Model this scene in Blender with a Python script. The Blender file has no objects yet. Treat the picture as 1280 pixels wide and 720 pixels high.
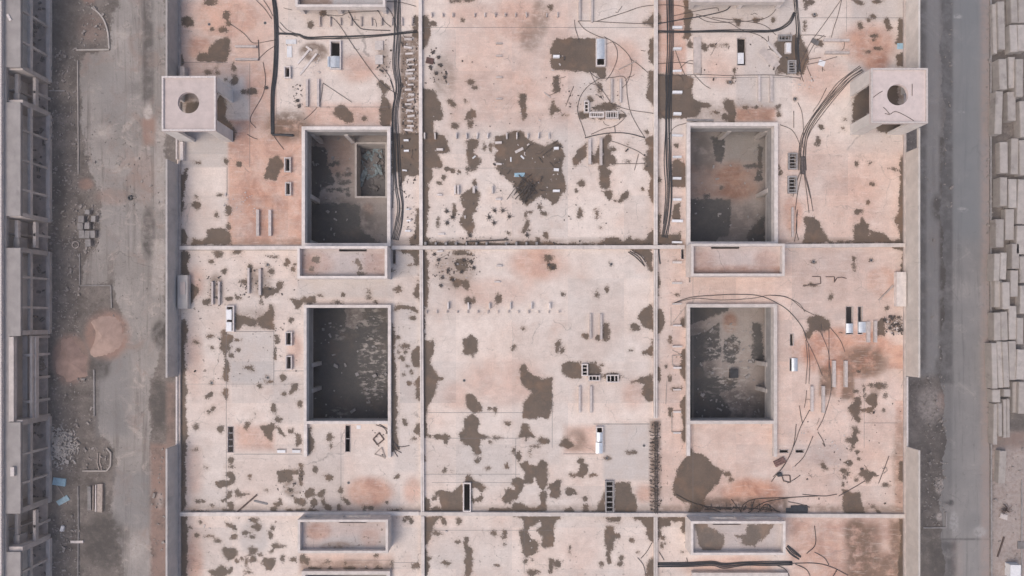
import bpy, math, random
import numpy as np
random.seed(7)
rng = np.random.default_rng(7)
scene = bpy.context.scene
COL = scene.collection
# ------------------------------------------------------------------ survey grid
# Plan survey of the roof: one survey unit is 0.08 m at roof level (z = 0); the
# survey station hangs H metres above the roof, over unit (640, 400).
S, H, CX, CY = 0.08, 69.2, 640.0, 400.0
def mz(z): return S * (H - z) / H
def W(px, py, z=0.0): return ((px - CX) * mz(z), -(py - CY) * mz(z), z)
def to_roof(px, py, z):
    k = (H - z) / H
    return CX + (px - CX) * k, CY + (py - CY) * k
GROUND = -12.0
FLOOR = -4.6
PITZ = -6.6

# ------------------------------------------------------------------ materials
def new_mat(name):
    m = bpy.data.materials.new(name); m.use_nodes = True
    nt = m.node_tree; nt.nodes.clear()
    out = nt.nodes.new('ShaderNodeOutputMaterial'); b = nt.nodes.new('ShaderNodeBsdfPrincipled')
    nt.links.new(b.outputs[0], out.inputs[0])
    pos = nt.nodes.new('ShaderNodeNewGeometry')
    return m, nt, b, pos.outputs['Position']
class N:
    def __init__(self, nt, pos): self.nt = nt; self.pos = pos
    def link(self, a, b):
        if isinstance(a, (int, float)): b.default_value = a
        elif isinstance(a, tuple): b.default_value = (*a, 1.0) if len(a) == 3 else a
        else: self.nt.links.new(a, b)
    def noise(self, scale, detail=4, rough=.55, vec=None, dist=0):
        n = self.nt.nodes.new('ShaderNodeTexNoise'); n.inputs['Scale'].default_value = scale
        n.inputs['Detail'].default_value = detail; n.inputs['Roughness'].default_value = rough
        n.inputs['Distortion'].default_value = dist
        self.nt.links.new(vec or self.pos, n.inputs['Vector']); return n.outputs['Fac']
    def math(self, op, a, b=0.0, c=0.0, clamp=False):
        n = self.nt.nodes.new('ShaderNodeMath'); n.operation = op; n.use_clamp = clamp
        self.link(a, n.inputs[0]); self.link(b, n.inputs[1]); self.link(c, n.inputs[2]); return n.outputs[0]
    def ramp(self, v, a, b, lo=0.0, hi=1.0, smooth=True):
        n = self.nt.nodes.new('ShaderNodeMapRange'); n.interpolation_type = 'SMOOTHSTEP' if smooth else 'LINEAR'
        self.link(v, n.inputs['Value'])
        for k, x in (('From Min', a), ('From Max', b), ('To Min', lo), ('To Max', hi)): n.inputs[k].default_value = x
        return n.outputs['Result']
    def mix(self, f, a, b, mode='MIX'):
        n = self.nt.nodes.new('ShaderNodeMix'); n.data_type = 'RGBA'; n.blend_type = mode
        self.link(f, n.inputs[0]); self.link(a, n.inputs[6]); self.link(b, n.inputs[7]); return n.outputs[2]
    def voro(self, scale, feature='DISTANCE_TO_EDGE', vec=None, out='Distance'):
        n = self.nt.nodes.new('ShaderNodeTexVoronoi'); n.feature = feature; n.inputs['Scale'].default_value = scale
        self.nt.links.new(vec or self.pos, n.inputs['Vector']); return n.outputs[out]
    def warp(self, scale, amt):
        n = self.nt.nodes.new('ShaderNodeTexNoise'); n.inputs['Scale'].default_value = scale; n.inputs['Detail'].default_value = 4
        self.nt.links.new(self.pos, n.inputs['Vector'])
        a = self.nt.nodes.new('ShaderNodeVectorMath'); a.operation = 'MULTIPLY_ADD'; a.inputs[1].default_value = (amt, amt, 0)
        self.nt.links.new(n.outputs['Color'], a.inputs[0]); self.nt.links.new(self.pos, a.inputs[2]); return a.outputs[0]
    def objrand(self): return self.nt.nodes.new('ShaderNodeObjectInfo').outputs['Random']
    def attr(self, name):
        n = self.nt.nodes.new('ShaderNodeAttribute'); n.attribute_name = name; return n.outputs['Fac']
    def scalevec(self, sx, sy, sz):
        n = self.nt.nodes.new('ShaderNodeMapping'); n.inputs['Scale'].default_value = (sx, sy, sz)
        self.nt.links.new(self.pos, n.inputs['Vector']); return n.outputs['Vector']
    def bump(self, h, strength, dist, b):
        n = self.nt.nodes.new('ShaderNodeBump'); n.inputs['Strength'].default_value = strength; n.inputs['Distance'].default_value = dist
        self.nt.links.new(h, n.inputs['Height']); self.nt.links.new(n.outputs[0], b.inputs['Normal'])
def simple(name, c, var=.25, scale=2.0, rough=.85, stain=.0, metal=0.0):
    m, nt, b, p = new_mat(name); n = N(nt, p)
    d = tuple(x * (1 - var) for x in c); l = tuple(min(1, x * (1 + var * .5)) for x in c)
    f = n.ramp(n.noise(scale, 6, .65), .3, .72)
    col = n.mix(f, d, l)
    if stain:
        g = n.ramp(n.noise(scale * .6, 5, .7, vec=n.scalevec(1.3, .7, .35)), .55, .72, 0, stain)
        col = n.mix(g, col, tuple(x * .35 for x in c))
    col = n.mix(1.0, col, n.mix(n.objrand(), (.84, .83, .82), (1.06, 1.06, 1.06)), 'MULTIPLY')
    pk = n.ramp(n.noise(scale * 5, 5, .75), .60, .68, 0, .35); col = n.mix(pk, col, tuple(x * .5 for x in c))
    n.link(col, b.inputs['Base Color']); b.inputs['Roughness'].default_value = rough; b.inputs['Metallic'].default_value = metal
    n.bump(n.noise(scale * 8, 4), .25, .02, b)
    return m
M = dict(
    sleeper=simple('sleeper_concrete', (.56, .49, .46), .18, 3, .9, .35),
    towertop=simple('tower_roof_screed', (.60, .505, .475), .10, 1.2, .9, .15),
    pier=simple('pier_concrete', (.68, .635, .60), .12, 1.0, .9, .2),
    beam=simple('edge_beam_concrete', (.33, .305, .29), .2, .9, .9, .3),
    conc=simple('pale_concrete', (.52, .445, .41), .22, 1.4, .9, .35),
    rim=simple('rim_concrete', (.66, .59, .55), .16, 1.7, .9, .25),
    wallc=simple('wall_concrete', (.53, .48, .45), .14, .9, .9, .25),
    parap=simple('parapet_render_shaded', (.44, .405, .385), .14, .8, .9, .35),  # shade of the east-facing inner side is mixed into this colour
    parap_lit=simple('parapet_render_lit', (.61, .555, .51), .14, .8, .9, .3),  # same render, colour lightened for the sunlit west-facing side
    white=simple('white_board', (.74, .73, .74), .10, 3, .6, .2),
    metal=simple('sheet_metal', (.62, .65, .69), .16, 3, .35, .2, .3),
    curb=simple('curb_paint', (.63, .565, .535), .16, 4, .8, .3),
    grey=simple('grey_concrete', (.30, .28, .275), .25, 2.0, .9, .4),
    dkgrey=simple('dark_concrete', (.20, .185, .18), .25, 1.2, .9, .4),
    cable=simple('cable_rubber', (.045, .045, .05), .4, 5, .6),
    cable2=simple('old_cable', (.11, .09, .085), .4, 5, .7),
    steel=simple('rusty_steel', (.085, .068, .06), .5, 6, .8),
    black=simple('black_plastic', (.035, .037, .042), .4, 5, .5),
    wood=simple('weathered_wood', (.42, .35, .31), .3, 3, .85, .3),
    dkwood=simple('dark_wood', (.11, .075, .065), .4, 5, .85),
    rust=simple('rust_plate', (.11, .06, .052), .35, 6, .85),
    blue=simple('blue_sheet', (.30, .46, .56), .2, 3, .5, .2),
    teal=simple('teal_scrap', (.235, .295, .32), .4, 3, .5, .3),
    brick=simple('red_brick', (.21, .12, .105), .35, 7, .9),
    precast=simple('precast_concrete', (.43, .388, .36), .16, 1.2, .9, .45),
    stone=simple('rubble_stone', (.30, .265, .245), .45, 5, .9),
    sandm=simple('sand', (.36, .255, .215), .18, 1.0, .95),
    facade=simple('facade_concrete', (.57, .505, .47), .2, .8, .9, .3),
    facroof=simple('facade_roof', (.31, .28, .268), .18, .7, .9, .3),
    pinkroof=simple('pink_roof', (.48, .40, .37), .15, .7, .9, .3),
    inner=simple('inner_floor', (.14, .13, .125), .3, .6, .9, .3),
)
# ---- roof screed with wet / flaked patches, ochre silt and grey slabs
def roof_material(name, pale, stain, rustc, greyc, speck=1.0, fleck=None):
    m, nt, b, p = new_mat(name); n = N(nt, p)
    big = n.noise(.16, 4, .6); mid = n.noise(.9, 5, .65); fine = n.noise(7, 5, .7)
    cell = nt.nodes.new('ShaderNodeTexWhiteNoise'); cell.noise_dimensions = '3D'
    sn = nt.nodes.new('ShaderNodeVectorMath'); sn.operation = 'SNAP'; sn.inputs[1].default_value = (5.6, 4.15, 50)
    nt.links.new(p, sn.inputs[0]); nt.links.new(sn.outputs[0], cell.inputs['Vector'])
    c = n.mix(n.ramp(big, .35, .65), tuple(x * 1.05 for x in pale), (pale[0] * .98, pale[1] * .93, pale[2] * .905))
    c = n.mix(n.math('MULTIPLY', n.ramp(n.noise(.33, 5, .65), .54, .75), .20), c, rustc)
    gm = n.math('MULTIPLY', n.attr('grey'), n.ramp(mid, .25, .6, .55, 1))
    c = n.mix(gm, c, greyc)
    rm = n.math('MULTIPLY', n.attr('rust'), n.ramp(n.noise(.5, 5, .65), .25, .6, .5, 1.0))
    c = n.mix(rm, c, n.mix(n.ramp(n.noise(.42, 6, .7, dist=.5), .42, .62), rustc, tuple(x * y for x, y in zip(rustc, (.72, .64, .62)))))
    c = n.mix(1.0, c, n.mix(cell.outputs['Value'], (.90, .905, .915), (1.05, 1.03, 1.02)), 'MULTIPLY')
    c = n.mix(1.0, c, n.mix(n.ramp(mid, .3, .7), (.90, .895, .89), (1.04, 1.04, 1.04)), 'MULTIPLY')
    c = n.mix(1.0, c, n.mix(n.ramp(fine, .3, .7), (.90, .89, .885), (1.05, 1.05, 1.05)), 'MULTIPLY')
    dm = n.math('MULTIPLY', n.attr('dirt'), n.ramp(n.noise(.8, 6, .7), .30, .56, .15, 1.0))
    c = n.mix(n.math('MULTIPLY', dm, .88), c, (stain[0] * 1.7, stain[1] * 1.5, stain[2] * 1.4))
    # formwork joints, hairline cracks, trowel streaks, grit
    for ax, per in ((0, 2.15), (1, 1.07)):
        sx = nt.nodes.new('ShaderNodeSeparateXYZ'); nt.links.new(p, sx.inputs[0])
        fr = n.math('FRACT', n.math('ADD', n.math('DIVIDE', sx.outputs[ax], per), n.math('MULTIPLY', n.noise(.4, 2), .02)))
        ln = n.ramp(n.math('ABSOLUTE', n.math('SUBTRACT', fr, .5)), .012 * 2.15 / per, .0, 0, .30)
        ln = n.math('MULTIPLY', ln, n.ramp(n.noise(.35, 4, .7), .48, .62)); c = n.mix(ln, c, tuple(x * .45 for x in pale))
    ck = n.math('MULTIPLY', n.ramp(n.voro(.22, vec=n.warp(.8, 1.6)), .007, .0, 0, .6), n.ramp(n.noise(.3, 4, .6), .45, .6))
    c = n.mix(ck, c, tuple(x * .3 for x in pale))
    tw = n.ramp(n.noise(1.6, 5, .7, vec=n.scalevec(.35, 2.2, 1)), .52, .75, 0, .35); c = n.mix(tw, c, tuple(min(1, x * 1.16) for x in pale))
    gr = n.math('MULTIPLY', n.ramp(n.voro(2.6, 'F1'), .085, .05, 0, .75), n.ramp(n.noise(.9, 4, .7), .53, .63)); c = n.mix(gr, c, tuple(x * .32 for x in pale))
    g2 = n.ramp(n.noise(12, 3, .8), .62, .72, 0, .35); c = n.mix(g2, c, tuple(x * .5 for x in pale))
    # faint dark dribbles
    dr = n.ramp(n.noise(1.1, 7, .75, dist=1.2), .60, .70, 0, .30)
    c = n.mix(dr, c, (stain[0] * 1.7, stain[1] * 1.6, stain[2] * 1.55))
    n1 = n.noise(1.5, 7, .68); n2 = n.noise(7.5, 5, .8)
    t = n.math('ADD', n.attr('stain'), n.math('MULTIPLY', n.math('SUBTRACT', n1, .46), 12.0))
    t = n.math('ADD', t, n.math('MULTIPLY', n.math('SUBTRACT', n2, .5), 10.0))
    soft = n.ramp(n.noise(.7, 4, .6), .45, .68, .35, 2.6)              # some edges crisp, some dried out
    mask = n.ramp(n.math('DIVIDE', t, soft), -.8, .8)
    halo = n.math('MULTIPLY', n.ramp(t, -4.5, -.2), n.ramp(n.noise(.9, 5, .7), .4, .65, .05, .42)); c = n.mix(halo, c, (stain[0] * 3.6, stain[1] * 3.4, stain[2] * 3.3))
    sp = n.ramp(n.noise(2.1, 5, .62), .635, .655, 0, speck)
    if fleck is None: mask = n.math('MAXIMUM', mask, n.math('MULTIPLY', sp, n.attr('speck')))
    sc = n.mix(n.ramp(n.noise(.55, 5, .6), .3, .7), tuple(x * .82 for x in stain), (stain[0] * 1.25, stain[1] * 1.15, stain[2] * 1.08))
    sc = n.mix(n.ramp(n.noise(.4, 5, .65), .5, .68, 0, .7), sc, (stain[0] * 1.9, stain[1] * 1.45, stain[2] * 1.15))
    sc = n.mix(n.ramp(n.noise(1.6, 6, .7), .5, .72, 0, .55), sc, (stain[0] * 1.9, stain[1] * 1.7, stain[2] * 1.55))
    sc = n.mix(n.ramp(fine, .35, .75, 0, .4), sc, tuple(x * 1.7 for x in stain))
    c = n.mix(n.math('MULTIPLY', mask, .93), c, sc)
    if fleck:                                          # pale lime bloom on damp floors
        fl = n.ramp(n.noise(1.5, 7, .72, vec=n.scalevec(.7, 1.5, 1)), .50, .60)
        c = n.mix(n.math('MULTIPLY', fl, n.attr('speck')), c, fleck)
    n.link(c, b.inputs['Base Color'])
    n.link(n.ramp(mask, 0, 1, .92, .62, False), b.inputs['Roughness'])
    b.inputs['Specular IOR Level'].default_value = .25
    h = n.math('SUBTRACT', n.math('MULTIPLY', fine, .5), n.math('MULTIPLY', mask, .6))
    n.bump(h, .35, .02, b)
    return m
M['roof'] = roof_material('roof_screed', (.665, .585, .528), (.088, .066, .049), (.58, .33, .235), (.50, .458, .43))
M['trough'] = roof_material('trough_screed', (.53, .46, .43), (.125, .10, .081), (.50, .335, .27), (.45, .425, .41))
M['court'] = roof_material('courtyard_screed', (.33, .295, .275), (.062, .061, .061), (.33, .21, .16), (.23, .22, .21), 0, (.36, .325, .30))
# ---- ground: soil / rubble, concrete lanes, sand, wet patches
def ground_material():
    m, nt, b, p = new_mat('yard_ground'); n = N(nt, p)
    f1 = n.noise(.5, 6, .7); f2 = n.noise(2.6, 6, .75); f3 = n.noise(9, 4, .7)
    soil = n.mix(n.ramp(f1, .3, .7), (.105, .090, .081), (.215, .185, .166))
    soil = n.mix(n.ramp(f2, .52, .72, 0, .8), soil, (.32, .275, .25))
    soil = n.mix(n.ramp(n.noise(4.5, 4, .6), .58, .68, 0, .55), soil, (.05, .044, .041))
    lane = n.mix(n.ramp(n.noise(.25, 6, .62), .3, .7), (.235, .213, .198), (.33, .298, .278))
    lane = n.mix(n.ramp(n.noise(1.2, 6, .7, vec=n.scalevec(1.6, .35, 1)), .55, .72, 0, .45), lane, (.175, .153, .14))
    lane = n.mix(n.ramp(f3, .35, .8, 0, .25), lane, (.38, .345, .32))
    lane = n.mix(n.ramp(n.noise(.55, 6, .7, vec=n.scalevec(2.2, .13, 1), dist=.6), .50, .64, 0, .6), lane, (.15, .128, .116))
    lane = n.mix(n.ramp(n.noise(.35, 6, .75, dist=1.0), .52, .66, 0, .8), lane, (.42, .36, .325))
    lane = n.mix(n.ramp(n.noise(.28, 5, .7, dist=.8), .5, .66, 0, .6), lane, (.27, .205, .178))
    lane = n.mix(n.ramp(n.noise(1.8, 6, .75, dist=.5), .56, .68, 0, .6), lane, (.12, .104, .095))
    lane = n.mix(n.math('MULTIPLY', n.ramp(n.voro(.13, vec=n.warp(.6, 2.2)), .006, 0, 0, .5), n.ramp(n.noise(.2, 4, .6), .5, .62)), lane, (.09, .08, .075))
    wob = n.math('ADD', n.math('MULTIPLY', n.math('SUBTRACT', n.noise(.55, 5, .7), .5), 22), n.math('MULTIPLY', n.math('SUBTRACT', f2, .5), 12))
    lm = n.ramp(n.math('ADD', n.attr('stain'), wob), -1.6, 1.6)
    c = n.mix(lm, soil, lane)
    c = n.mix(n.math('MULTIPLY', n.attr('grey'), n.ramp(f1, .25, .6, .6, 1)), c, (.205, .198, .197))
    c = n.mix(n.math('MULTIPLY', n.attr('dirt'), n.ramp(n.noise(.7, 5, .7), .3, .6, .25, 1)), c, (.088, .078, .072))
    c = n.mix(n.math('MULTIPLY', n.attr('rust'), n.ramp(f1, .3, .6, .4, 1)), c, (.29, .19, .155))
    c = n.mix(n.math('MULTIPLY', n.attr('speck'), n.ramp(f2, .3, .62, .25, 1)), c, (.46, .405, .375))
    n.link(c, b.inputs['Base Color']); b.inputs['Roughness'].default_value = .93
    b.inputs['Specular IOR Level'].default_value = .2
    n.bump(n.math('ADD', f2, n.math('MULTIPLY', f3, .4)), .6, .08, b)
    return m
M['ground'] = ground_material()
def road_material():
    m, nt, b, p = new_mat('worn_road'); n = N(nt, p)
    c = n.mix(n.ramp(n.noise(.2, 5, .6), .3, .7), (.20, .192, .187), (.27, .25, .238))
    c = n.mix(n.ramp(n.noise(1.0, 6, .7, vec=n.scalevec(1.8, .25, 1)), .5, .75, 0, .45), c, (.14, .134, .132))
    c = n.mix(n.ramp(n.noise(8, 5, .7), .35, .8, 0, .3), c, (.28, .265, .26))
    c = n.mix(n.ramp(n.noise(.5, 6, .72, vec=n.scalevec(2.4, .1, 1), dist=.5), .52, .66, 0, .55), c, (.135, .128, .125))
    c = n.mix(n.ramp(n.noise(.4, 6, .75, dist=.8), .54, .70, 0, .7), c, (.34, .31, .288))
    c = n.mix(n.ramp(n.noise(1.5, 6, .75, dist=.6), .56, .7, 0, .5), c, (.125, .115, .11))
    c = n.mix(n.math('MULTIPLY', n.ramp(n.voro(.12, vec=n.warp(.6, 2.0)), .006, 0, 0, .5), n.ramp(n.noise(.2, 4, .6), .52, .62)), c, (.07, .065, .062))
    c = n.mix(n.math('MULTIPLY', n.attr('grey'), .75), c, (.185, .193, .20))
    c = n.mix(n.math('MULTIPLY', n.attr('dirt'), n.ramp(n.noise(.8, 5, .7), .3, .6, .4, 1)), c, (.082, .076, .075))
    c = n.mix(n.math('MULTIPLY', n.attr('rust'), n.ramp(n.noise(1.4, 5, .7), .3, .6, .4, 1)), c, (.31, .245, .22))
    c = n.mix(n.math('MULTIPLY', n.attr('speck'), n.ramp(n.noise(2.2, 5, .7), .35, .6, 0, 1)), c, (.38, .36, .35))
    n.link(c, b.inputs['Base Color']); b.inputs['Roughness'].default_value = .8
    b.inputs['Specular IOR Level'].default_value = .25
    n.bump(n.noise(6, 5, .7), .3, .02, b)
    return m
M['road'] = road_material()

# ------------------------------------------------------------------ objects
class MB:
    def __init__(self): self.v = []; self.f = []
    def quad8(self, pts, skip=()):
        i = len(self.v); self.v += pts
        for k, q in enumerate(((0, 3, 2, 1), (4, 5, 6, 7), (0, 1, 5, 4), (1, 2, 6, 5), (2, 3, 7, 6), (3, 0, 4, 7))):
            if k not in skip: self.f.append(tuple(i + a for a in q))
        return self
    def box(self, x0, y0, z0, x1, y1, z1):           # world metres
        x0, x1 = sorted((x0, x1)); y0, y1 = sorted((y0, y1))
        return self.quad8([(x0, y0, z0), (x1, y0, z0), (x1, y1, z0), (x0, y1, z0), (x0, y0, z1), (x1, y0, z1), (x1, y1, z1), (x0, y1, z1)])
    def pbox(self, r, z0, z1):                       # plan rectangle r surveyed at its top z1
        a = W(r[0], r[1], z1); b = W(r[2], r[3], z1)
        return self.box(a[0], a[1], z0, b[0], b[1], z1)
    def obox(self, c, L, w, h, ang, z0=None, jit=0):       # oriented box: centre, length along ang
        ca, sa = math.cos(ang), math.sin(ang); z0 = c[2] if z0 is None else z0
        pts = []
        for z in (z0, z0 + h):
            for u, v in ((-1, -1), (1, -1), (1, 1), (-1, 1)):
                j = lambda: random.uniform(-jit, jit)
                pts.append((c[0] + ca * u * L / 2 - sa * v * w / 2 + j(), c[1] + sa * u * L / 2 + ca * v * w / 2 + j(), z + (j() if jit else 0)))
        return self.quad8(pts)
    def bar(self, a, b, w, h):                        # beam between two world points (bottom at a/b z)
        d = (b[0] - a[0], b[1] - a[1]); L = math.hypot(*d) or 1e-6; nx, ny = -d[1] / L * w / 2, d[0] / L * w / 2
        p = [(a[0] - nx, a[1] - ny, a[2]), (b[0] - nx, b[1] - ny, b[2]), (b[0] + nx, b[1] + ny, b[2]), (a[0] + nx, a[1] + ny, a[2])]
        return self.quad8(p + [(x, y, z + h) for x, y, z in p])
    def tube(self, pts, r, n=5):
        P = [np.array(p, float) for p in pts]; i0 = len(self.v); m = len(P)
        for k in range(m):
            t = P[min(k + 1, m - 1)] - P[max(k - 1, 0)]; t /= (np.linalg.norm(t) + 1e-9)
            up = np.array((0, 0, 1.)) if abs(t[2]) < .9 else np.array((1., 0, 0))
            s = np.cross(t, up); s /= np.linalg.norm(s); u = np.cross(s, t)
            for j in range(n):
                a = 2 * math.pi * j / n; q = P[k] + (s * math.cos(a) + u * math.sin(a)) * r
                self.v.append(tuple(q))
        for k in range(m - 1):
            for j in range(n):
                a = i0 + k * n + j; b = i0 + k * n + (j + 1) % n
                self.f.append((a, b, b + n, a + n))
        self.f.append(tuple(i0 + j for j in range(n))[::-1]); self.f.append(tuple(i0 + (m - 1) * n + j for j in range(n)))
        return self
    def build(self, name, mat, parent=None, origin=None, smooth=False):
        o = (0, 0, 0)
        if parent is not None: o = tuple(parent['o0'])
        elif origin is not None: o = origin
        me = bpy.data.meshes.new(name)
        me.from_pydata([(x - o[0], y - o[1], z - o[2]) for x, y, z in self.v], [], self.f)
        me.materials.append(M[mat] if isinstance(mat, str) else mat)
        if smooth: me.polygons.foreach_set('use_smooth', [True] * len(me.polygons))
        ob = bpy.data.objects.new(name, me); COL.objects.link(ob)
        if parent is not None: ob.parent = parent; ob['o0'] = o
        else: ob.location = o; ob['o0'] = o
        return ob
def tag(o, label, cat, group=None, kind=None):
    if label: o['label'] = label
    if cat: o['category'] = cat
    if group: o['group'] = group
    if kind: o['kind'] = kind
    return o
def thing(name, label, cat, origin, group=None):
    o = bpy.data.objects.new(name, None); o.empty_display_size = .2; COL.objects.link(o)
    o.location = origin; o['o0'] = origin
    return tag(o, label, cat, group)
def copy_of(src, loc, label=None, rot=None, scale=None):
    c = src.copy(); COL.objects.link(c); c.location = loc
    if label: c['label'] = label
    if rot is not None: c.rotation_euler = (0, 0, rot)
    if scale is not None: c.scale = scale
    return c
def smooth_line(pts, step=6):
    P = [np.array(p, float) for p in pts]
    if len(P) < 3: return [tuple(p) for p in P]
    Q = [2 * P[0] - P[1]] + P + [2 * P[-1] - P[-2]]; out = []
    for i in range(1, len(Q) - 2):
        for s in range(step):
            t = s / step
            out.append(tuple(.5 * ((2 * Q[i]) + (-Q[i - 1] + Q[i + 1]) * t + (2 * Q[i - 1] - 5 * Q[i] + 4 * Q[i + 1] - Q[i + 2]) * t * t + (-Q[i - 1] + 3 * Q[i] - 3 * Q[i + 1] + Q[i + 2]) * t ** 3)))
    out.append(tuple(P[-1])); return out
ORD = ['first', 'second', 'third', 'fourth', 'fifth', 'sixth', 'seventh', 'eighth', 'ninth', 'tenth', 'eleventh', 'twelfth', 'thirteenth', 'fourteenth', 'fifteenth', 'sixteenth', 'seventeenth', 'eighteenth', 'nineteenth', 'twentieth', 'twenty-first', 'twenty-second', 'twenty-third', 'twenty-fourth']

# ------------------------------------------------------------------ surveyed sheets with weathering fields
def P_(txt, ox, oy, k):
    out = []
    for s in txt.strip().split(';'):
        s = s.strip()
        if not s: continue
        if s[0] == 'e':
            a = [float(x) for x in s[1:].split(',')]
            out.append(('e', ox + a[0] * k, oy + a[1] * k, a[2] * k, a[3] * k))
        else:
            out.append(('p', [(ox + float(q.split(',')[0]) * k, oy + float(q.split(',')[1]) * k) for q in s.split()]))
    return out
def sdf_poly(X, Y, pts):
    d = np.full(X.shape, 1e9); ins = np.zeros(X.shape, bool); n = len(pts)
    for i in range(n):
        x0, y0 = pts[i]; x1, y1 = pts[(i + 1) % n]; dx, dy = x1 - x0, y1 - y0; L = dx * dx + dy * dy + 1e-9
        t = np.clip(((X - x0) * dx + (Y - y0) * dy) / L, 0, 1)
        d = np.minimum(d, np.hypot(X - x0 - t * dx, Y - y0 - t * dy))
        if y0 != y1:
            ins ^= ((y0 > Y) != (y1 > Y)) & (X < (x1 - x0) * (Y - y0) / (y1 - y0) + x0)
    return np.where(ins, d, -d)
LIM = 6.0
def field_sdf(X, Y, shapes):
    F = np.full(X.shape, -LIM); xs, ys = X[0], Y[:, 0]
    for s in shapes:
        if s[0] == 'e': bx = (s[1] - s[3], s[2] - s[4], s[1] + s[3], s[2] + s[4])
        else:
            a = np.array(s[1]); bx = (*a.min(0), *a.max(0))
        i0, i1 = np.searchsorted(xs, bx[0] - LIM), np.searchsorted(xs, bx[2] + LIM)
        j0, j1 = np.searchsorted(ys, bx[1] - LIM), np.searchsorted(ys, bx[3] + LIM)
        if i0 >= i1 or j0 >= j1: continue
        x, y = X[j0:j1, i0:i1], Y[j0:j1, i0:i1]
        if s[0] == 'e':
            r = np.hypot((x - s[1]) / s[3], (y - s[2]) / s[4]); d = (1 - r) * min(s[3], s[4]) + .35
        else: d = sdf_poly(x, y, s[1]) + .2
        F[j0:j1, i0:i1] = np.maximum(F[j0:j1, i0:i1], np.clip(d, -LIM, LIM))
    return F
def field_soft(X, Y, items):          # ('r'|'o', x0, y0, x1, y1, strength, feather)
    F = np.zeros(X.shape)
    for (k, x0, y0, x1, y1, st, fe) in items:
        if k == 'r':
            d = np.minimum(np.minimum(X - x0, x1 - X), np.minimum(Y - y0, y1 - Y)); v = np.clip(d / fe + .5, 0, 1)
        else:
            r = np.hypot((X - (x0 + x1) / 2) / ((x1 - x0) / 2 + 1e-6), (Y - (y0 + y1) / 2) / ((y1 - y0) / 2 + 1e-6))
            v = np.clip((1 - r) / max(fe, 1e-3), 0, 1)
        v = v * v * (3 - 2 * v); F = np.maximum(F, v * st)
    return F
def sheet(name, mat, xs, ys, z, holes=(), stain=(), soft=None, parent=None, skirt=0, seams=(), seam_mat=None):
    for h in holes: xs = list(xs) + [h[0], h[2]]; ys = list(ys) + [h[1], h[3]]
    xs = np.unique(np.round(xs, 3)); ys = np.unique(np.round(ys, 3))
    X, Y = np.meshgrid(xs, ys); nx, ny = len(xs), len(ys); m = mz(z)
    co = np.stack([(X - CX) * m, -(Y - CY) * m, np.full(X.shape, z)], -1).reshape(-1, 3)
    xc, yc = (xs[:-1] + xs[1:]) / 2, (ys[:-1] + ys[1:]) / 2
    keep = np.ones((ny - 1, nx - 1), bool)
    for h in holes:
        keep[np.ix_((yc > h[1]) & (yc < h[3]), (xc > h[0]) & (xc < h[2]))] = False
    J, I = np.nonzero(keep); a = J * nx + I
    faces = np.stack([a, a + nx, a + nx + 1, a + 1], -1)          # normals up
    sv, sf = [], []
    base = len(co)
    if skirt:
        for h in holes:
            c = [W(h[0], h[1], z), W(h[2], h[1], z), W(h[2], h[3], z), W(h[0], h[3], z)]
            i = base + len(sv); sv += c + [(p[0], p[1], p[2] - skirt) for p in c]
            for k in range(4): sf.append((i + k, i + (k + 1) % 4, i + 4 + (k + 1) % 4, i + 4 + k))
    nseam = 0
    for (x0, y0, x1, y1) in seams:
        i = base + len(sv); zz = z + .004
        sv += [W(x0, y1, z)[:2] + (zz,), W(x1, y1, z)[:2] + (zz,), W(x1, y0, z)[:2] + (zz,), W(x0, y0, z)[:2] + (zz,)]
        sf.append((i, i + 1, i + 2, i + 3)); nseam += 1
    if sv: co = np.vstack([co, np.array(sv)]); faces = np.vstack([faces, np.array(sf)])
    me = bpy.data.meshes.new(name); o = tuple(parent['o0']) if parent is not None else (0, 0, 0)
    co = co - np.array(o)
    me.vertices.add(len(co)); me.vertices.foreach_set('co', co.ravel())
    me.loops.add(faces.size); me.loops.foreach_set('vertex_index', faces.ravel().astype(np.int32))
    me.polygons.add(len(faces)); me.polygons.foreach_set('loop_start', np.arange(0, faces.size, 4, dtype=np.int32))
    me.update(); me.validate()
    me.materials.append(M[mat])
    if nseam:
        me.materials.append(M[seam_mat]); mi = np.zeros(len(faces), np.int32); mi[-nseam:] = 1
        me.polygons.foreach_set('material_index', mi)
    data = {'stain': field_sdf(X, Y, stain)}
    for k in ('rust', 'grey', 'dirt', 'speck'): data[k] = field_soft(X, Y, (soft or {}).get(k, []))
    for k, v in data.items():
        at = me.attributes.new(k, 'FLOAT', 'POINT'); full = np.full(len(co), -LIM if k == 'stain' else 0.0); full[:base] = v.ravel()
        at.data.foreach_set('value', full.astype(np.float32))
    ob = bpy.data.objects.new(name, me); COL.objects.link(ob); ob['o0'] = o
    if parent is not None: ob.parent = parent
    return ob
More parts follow.
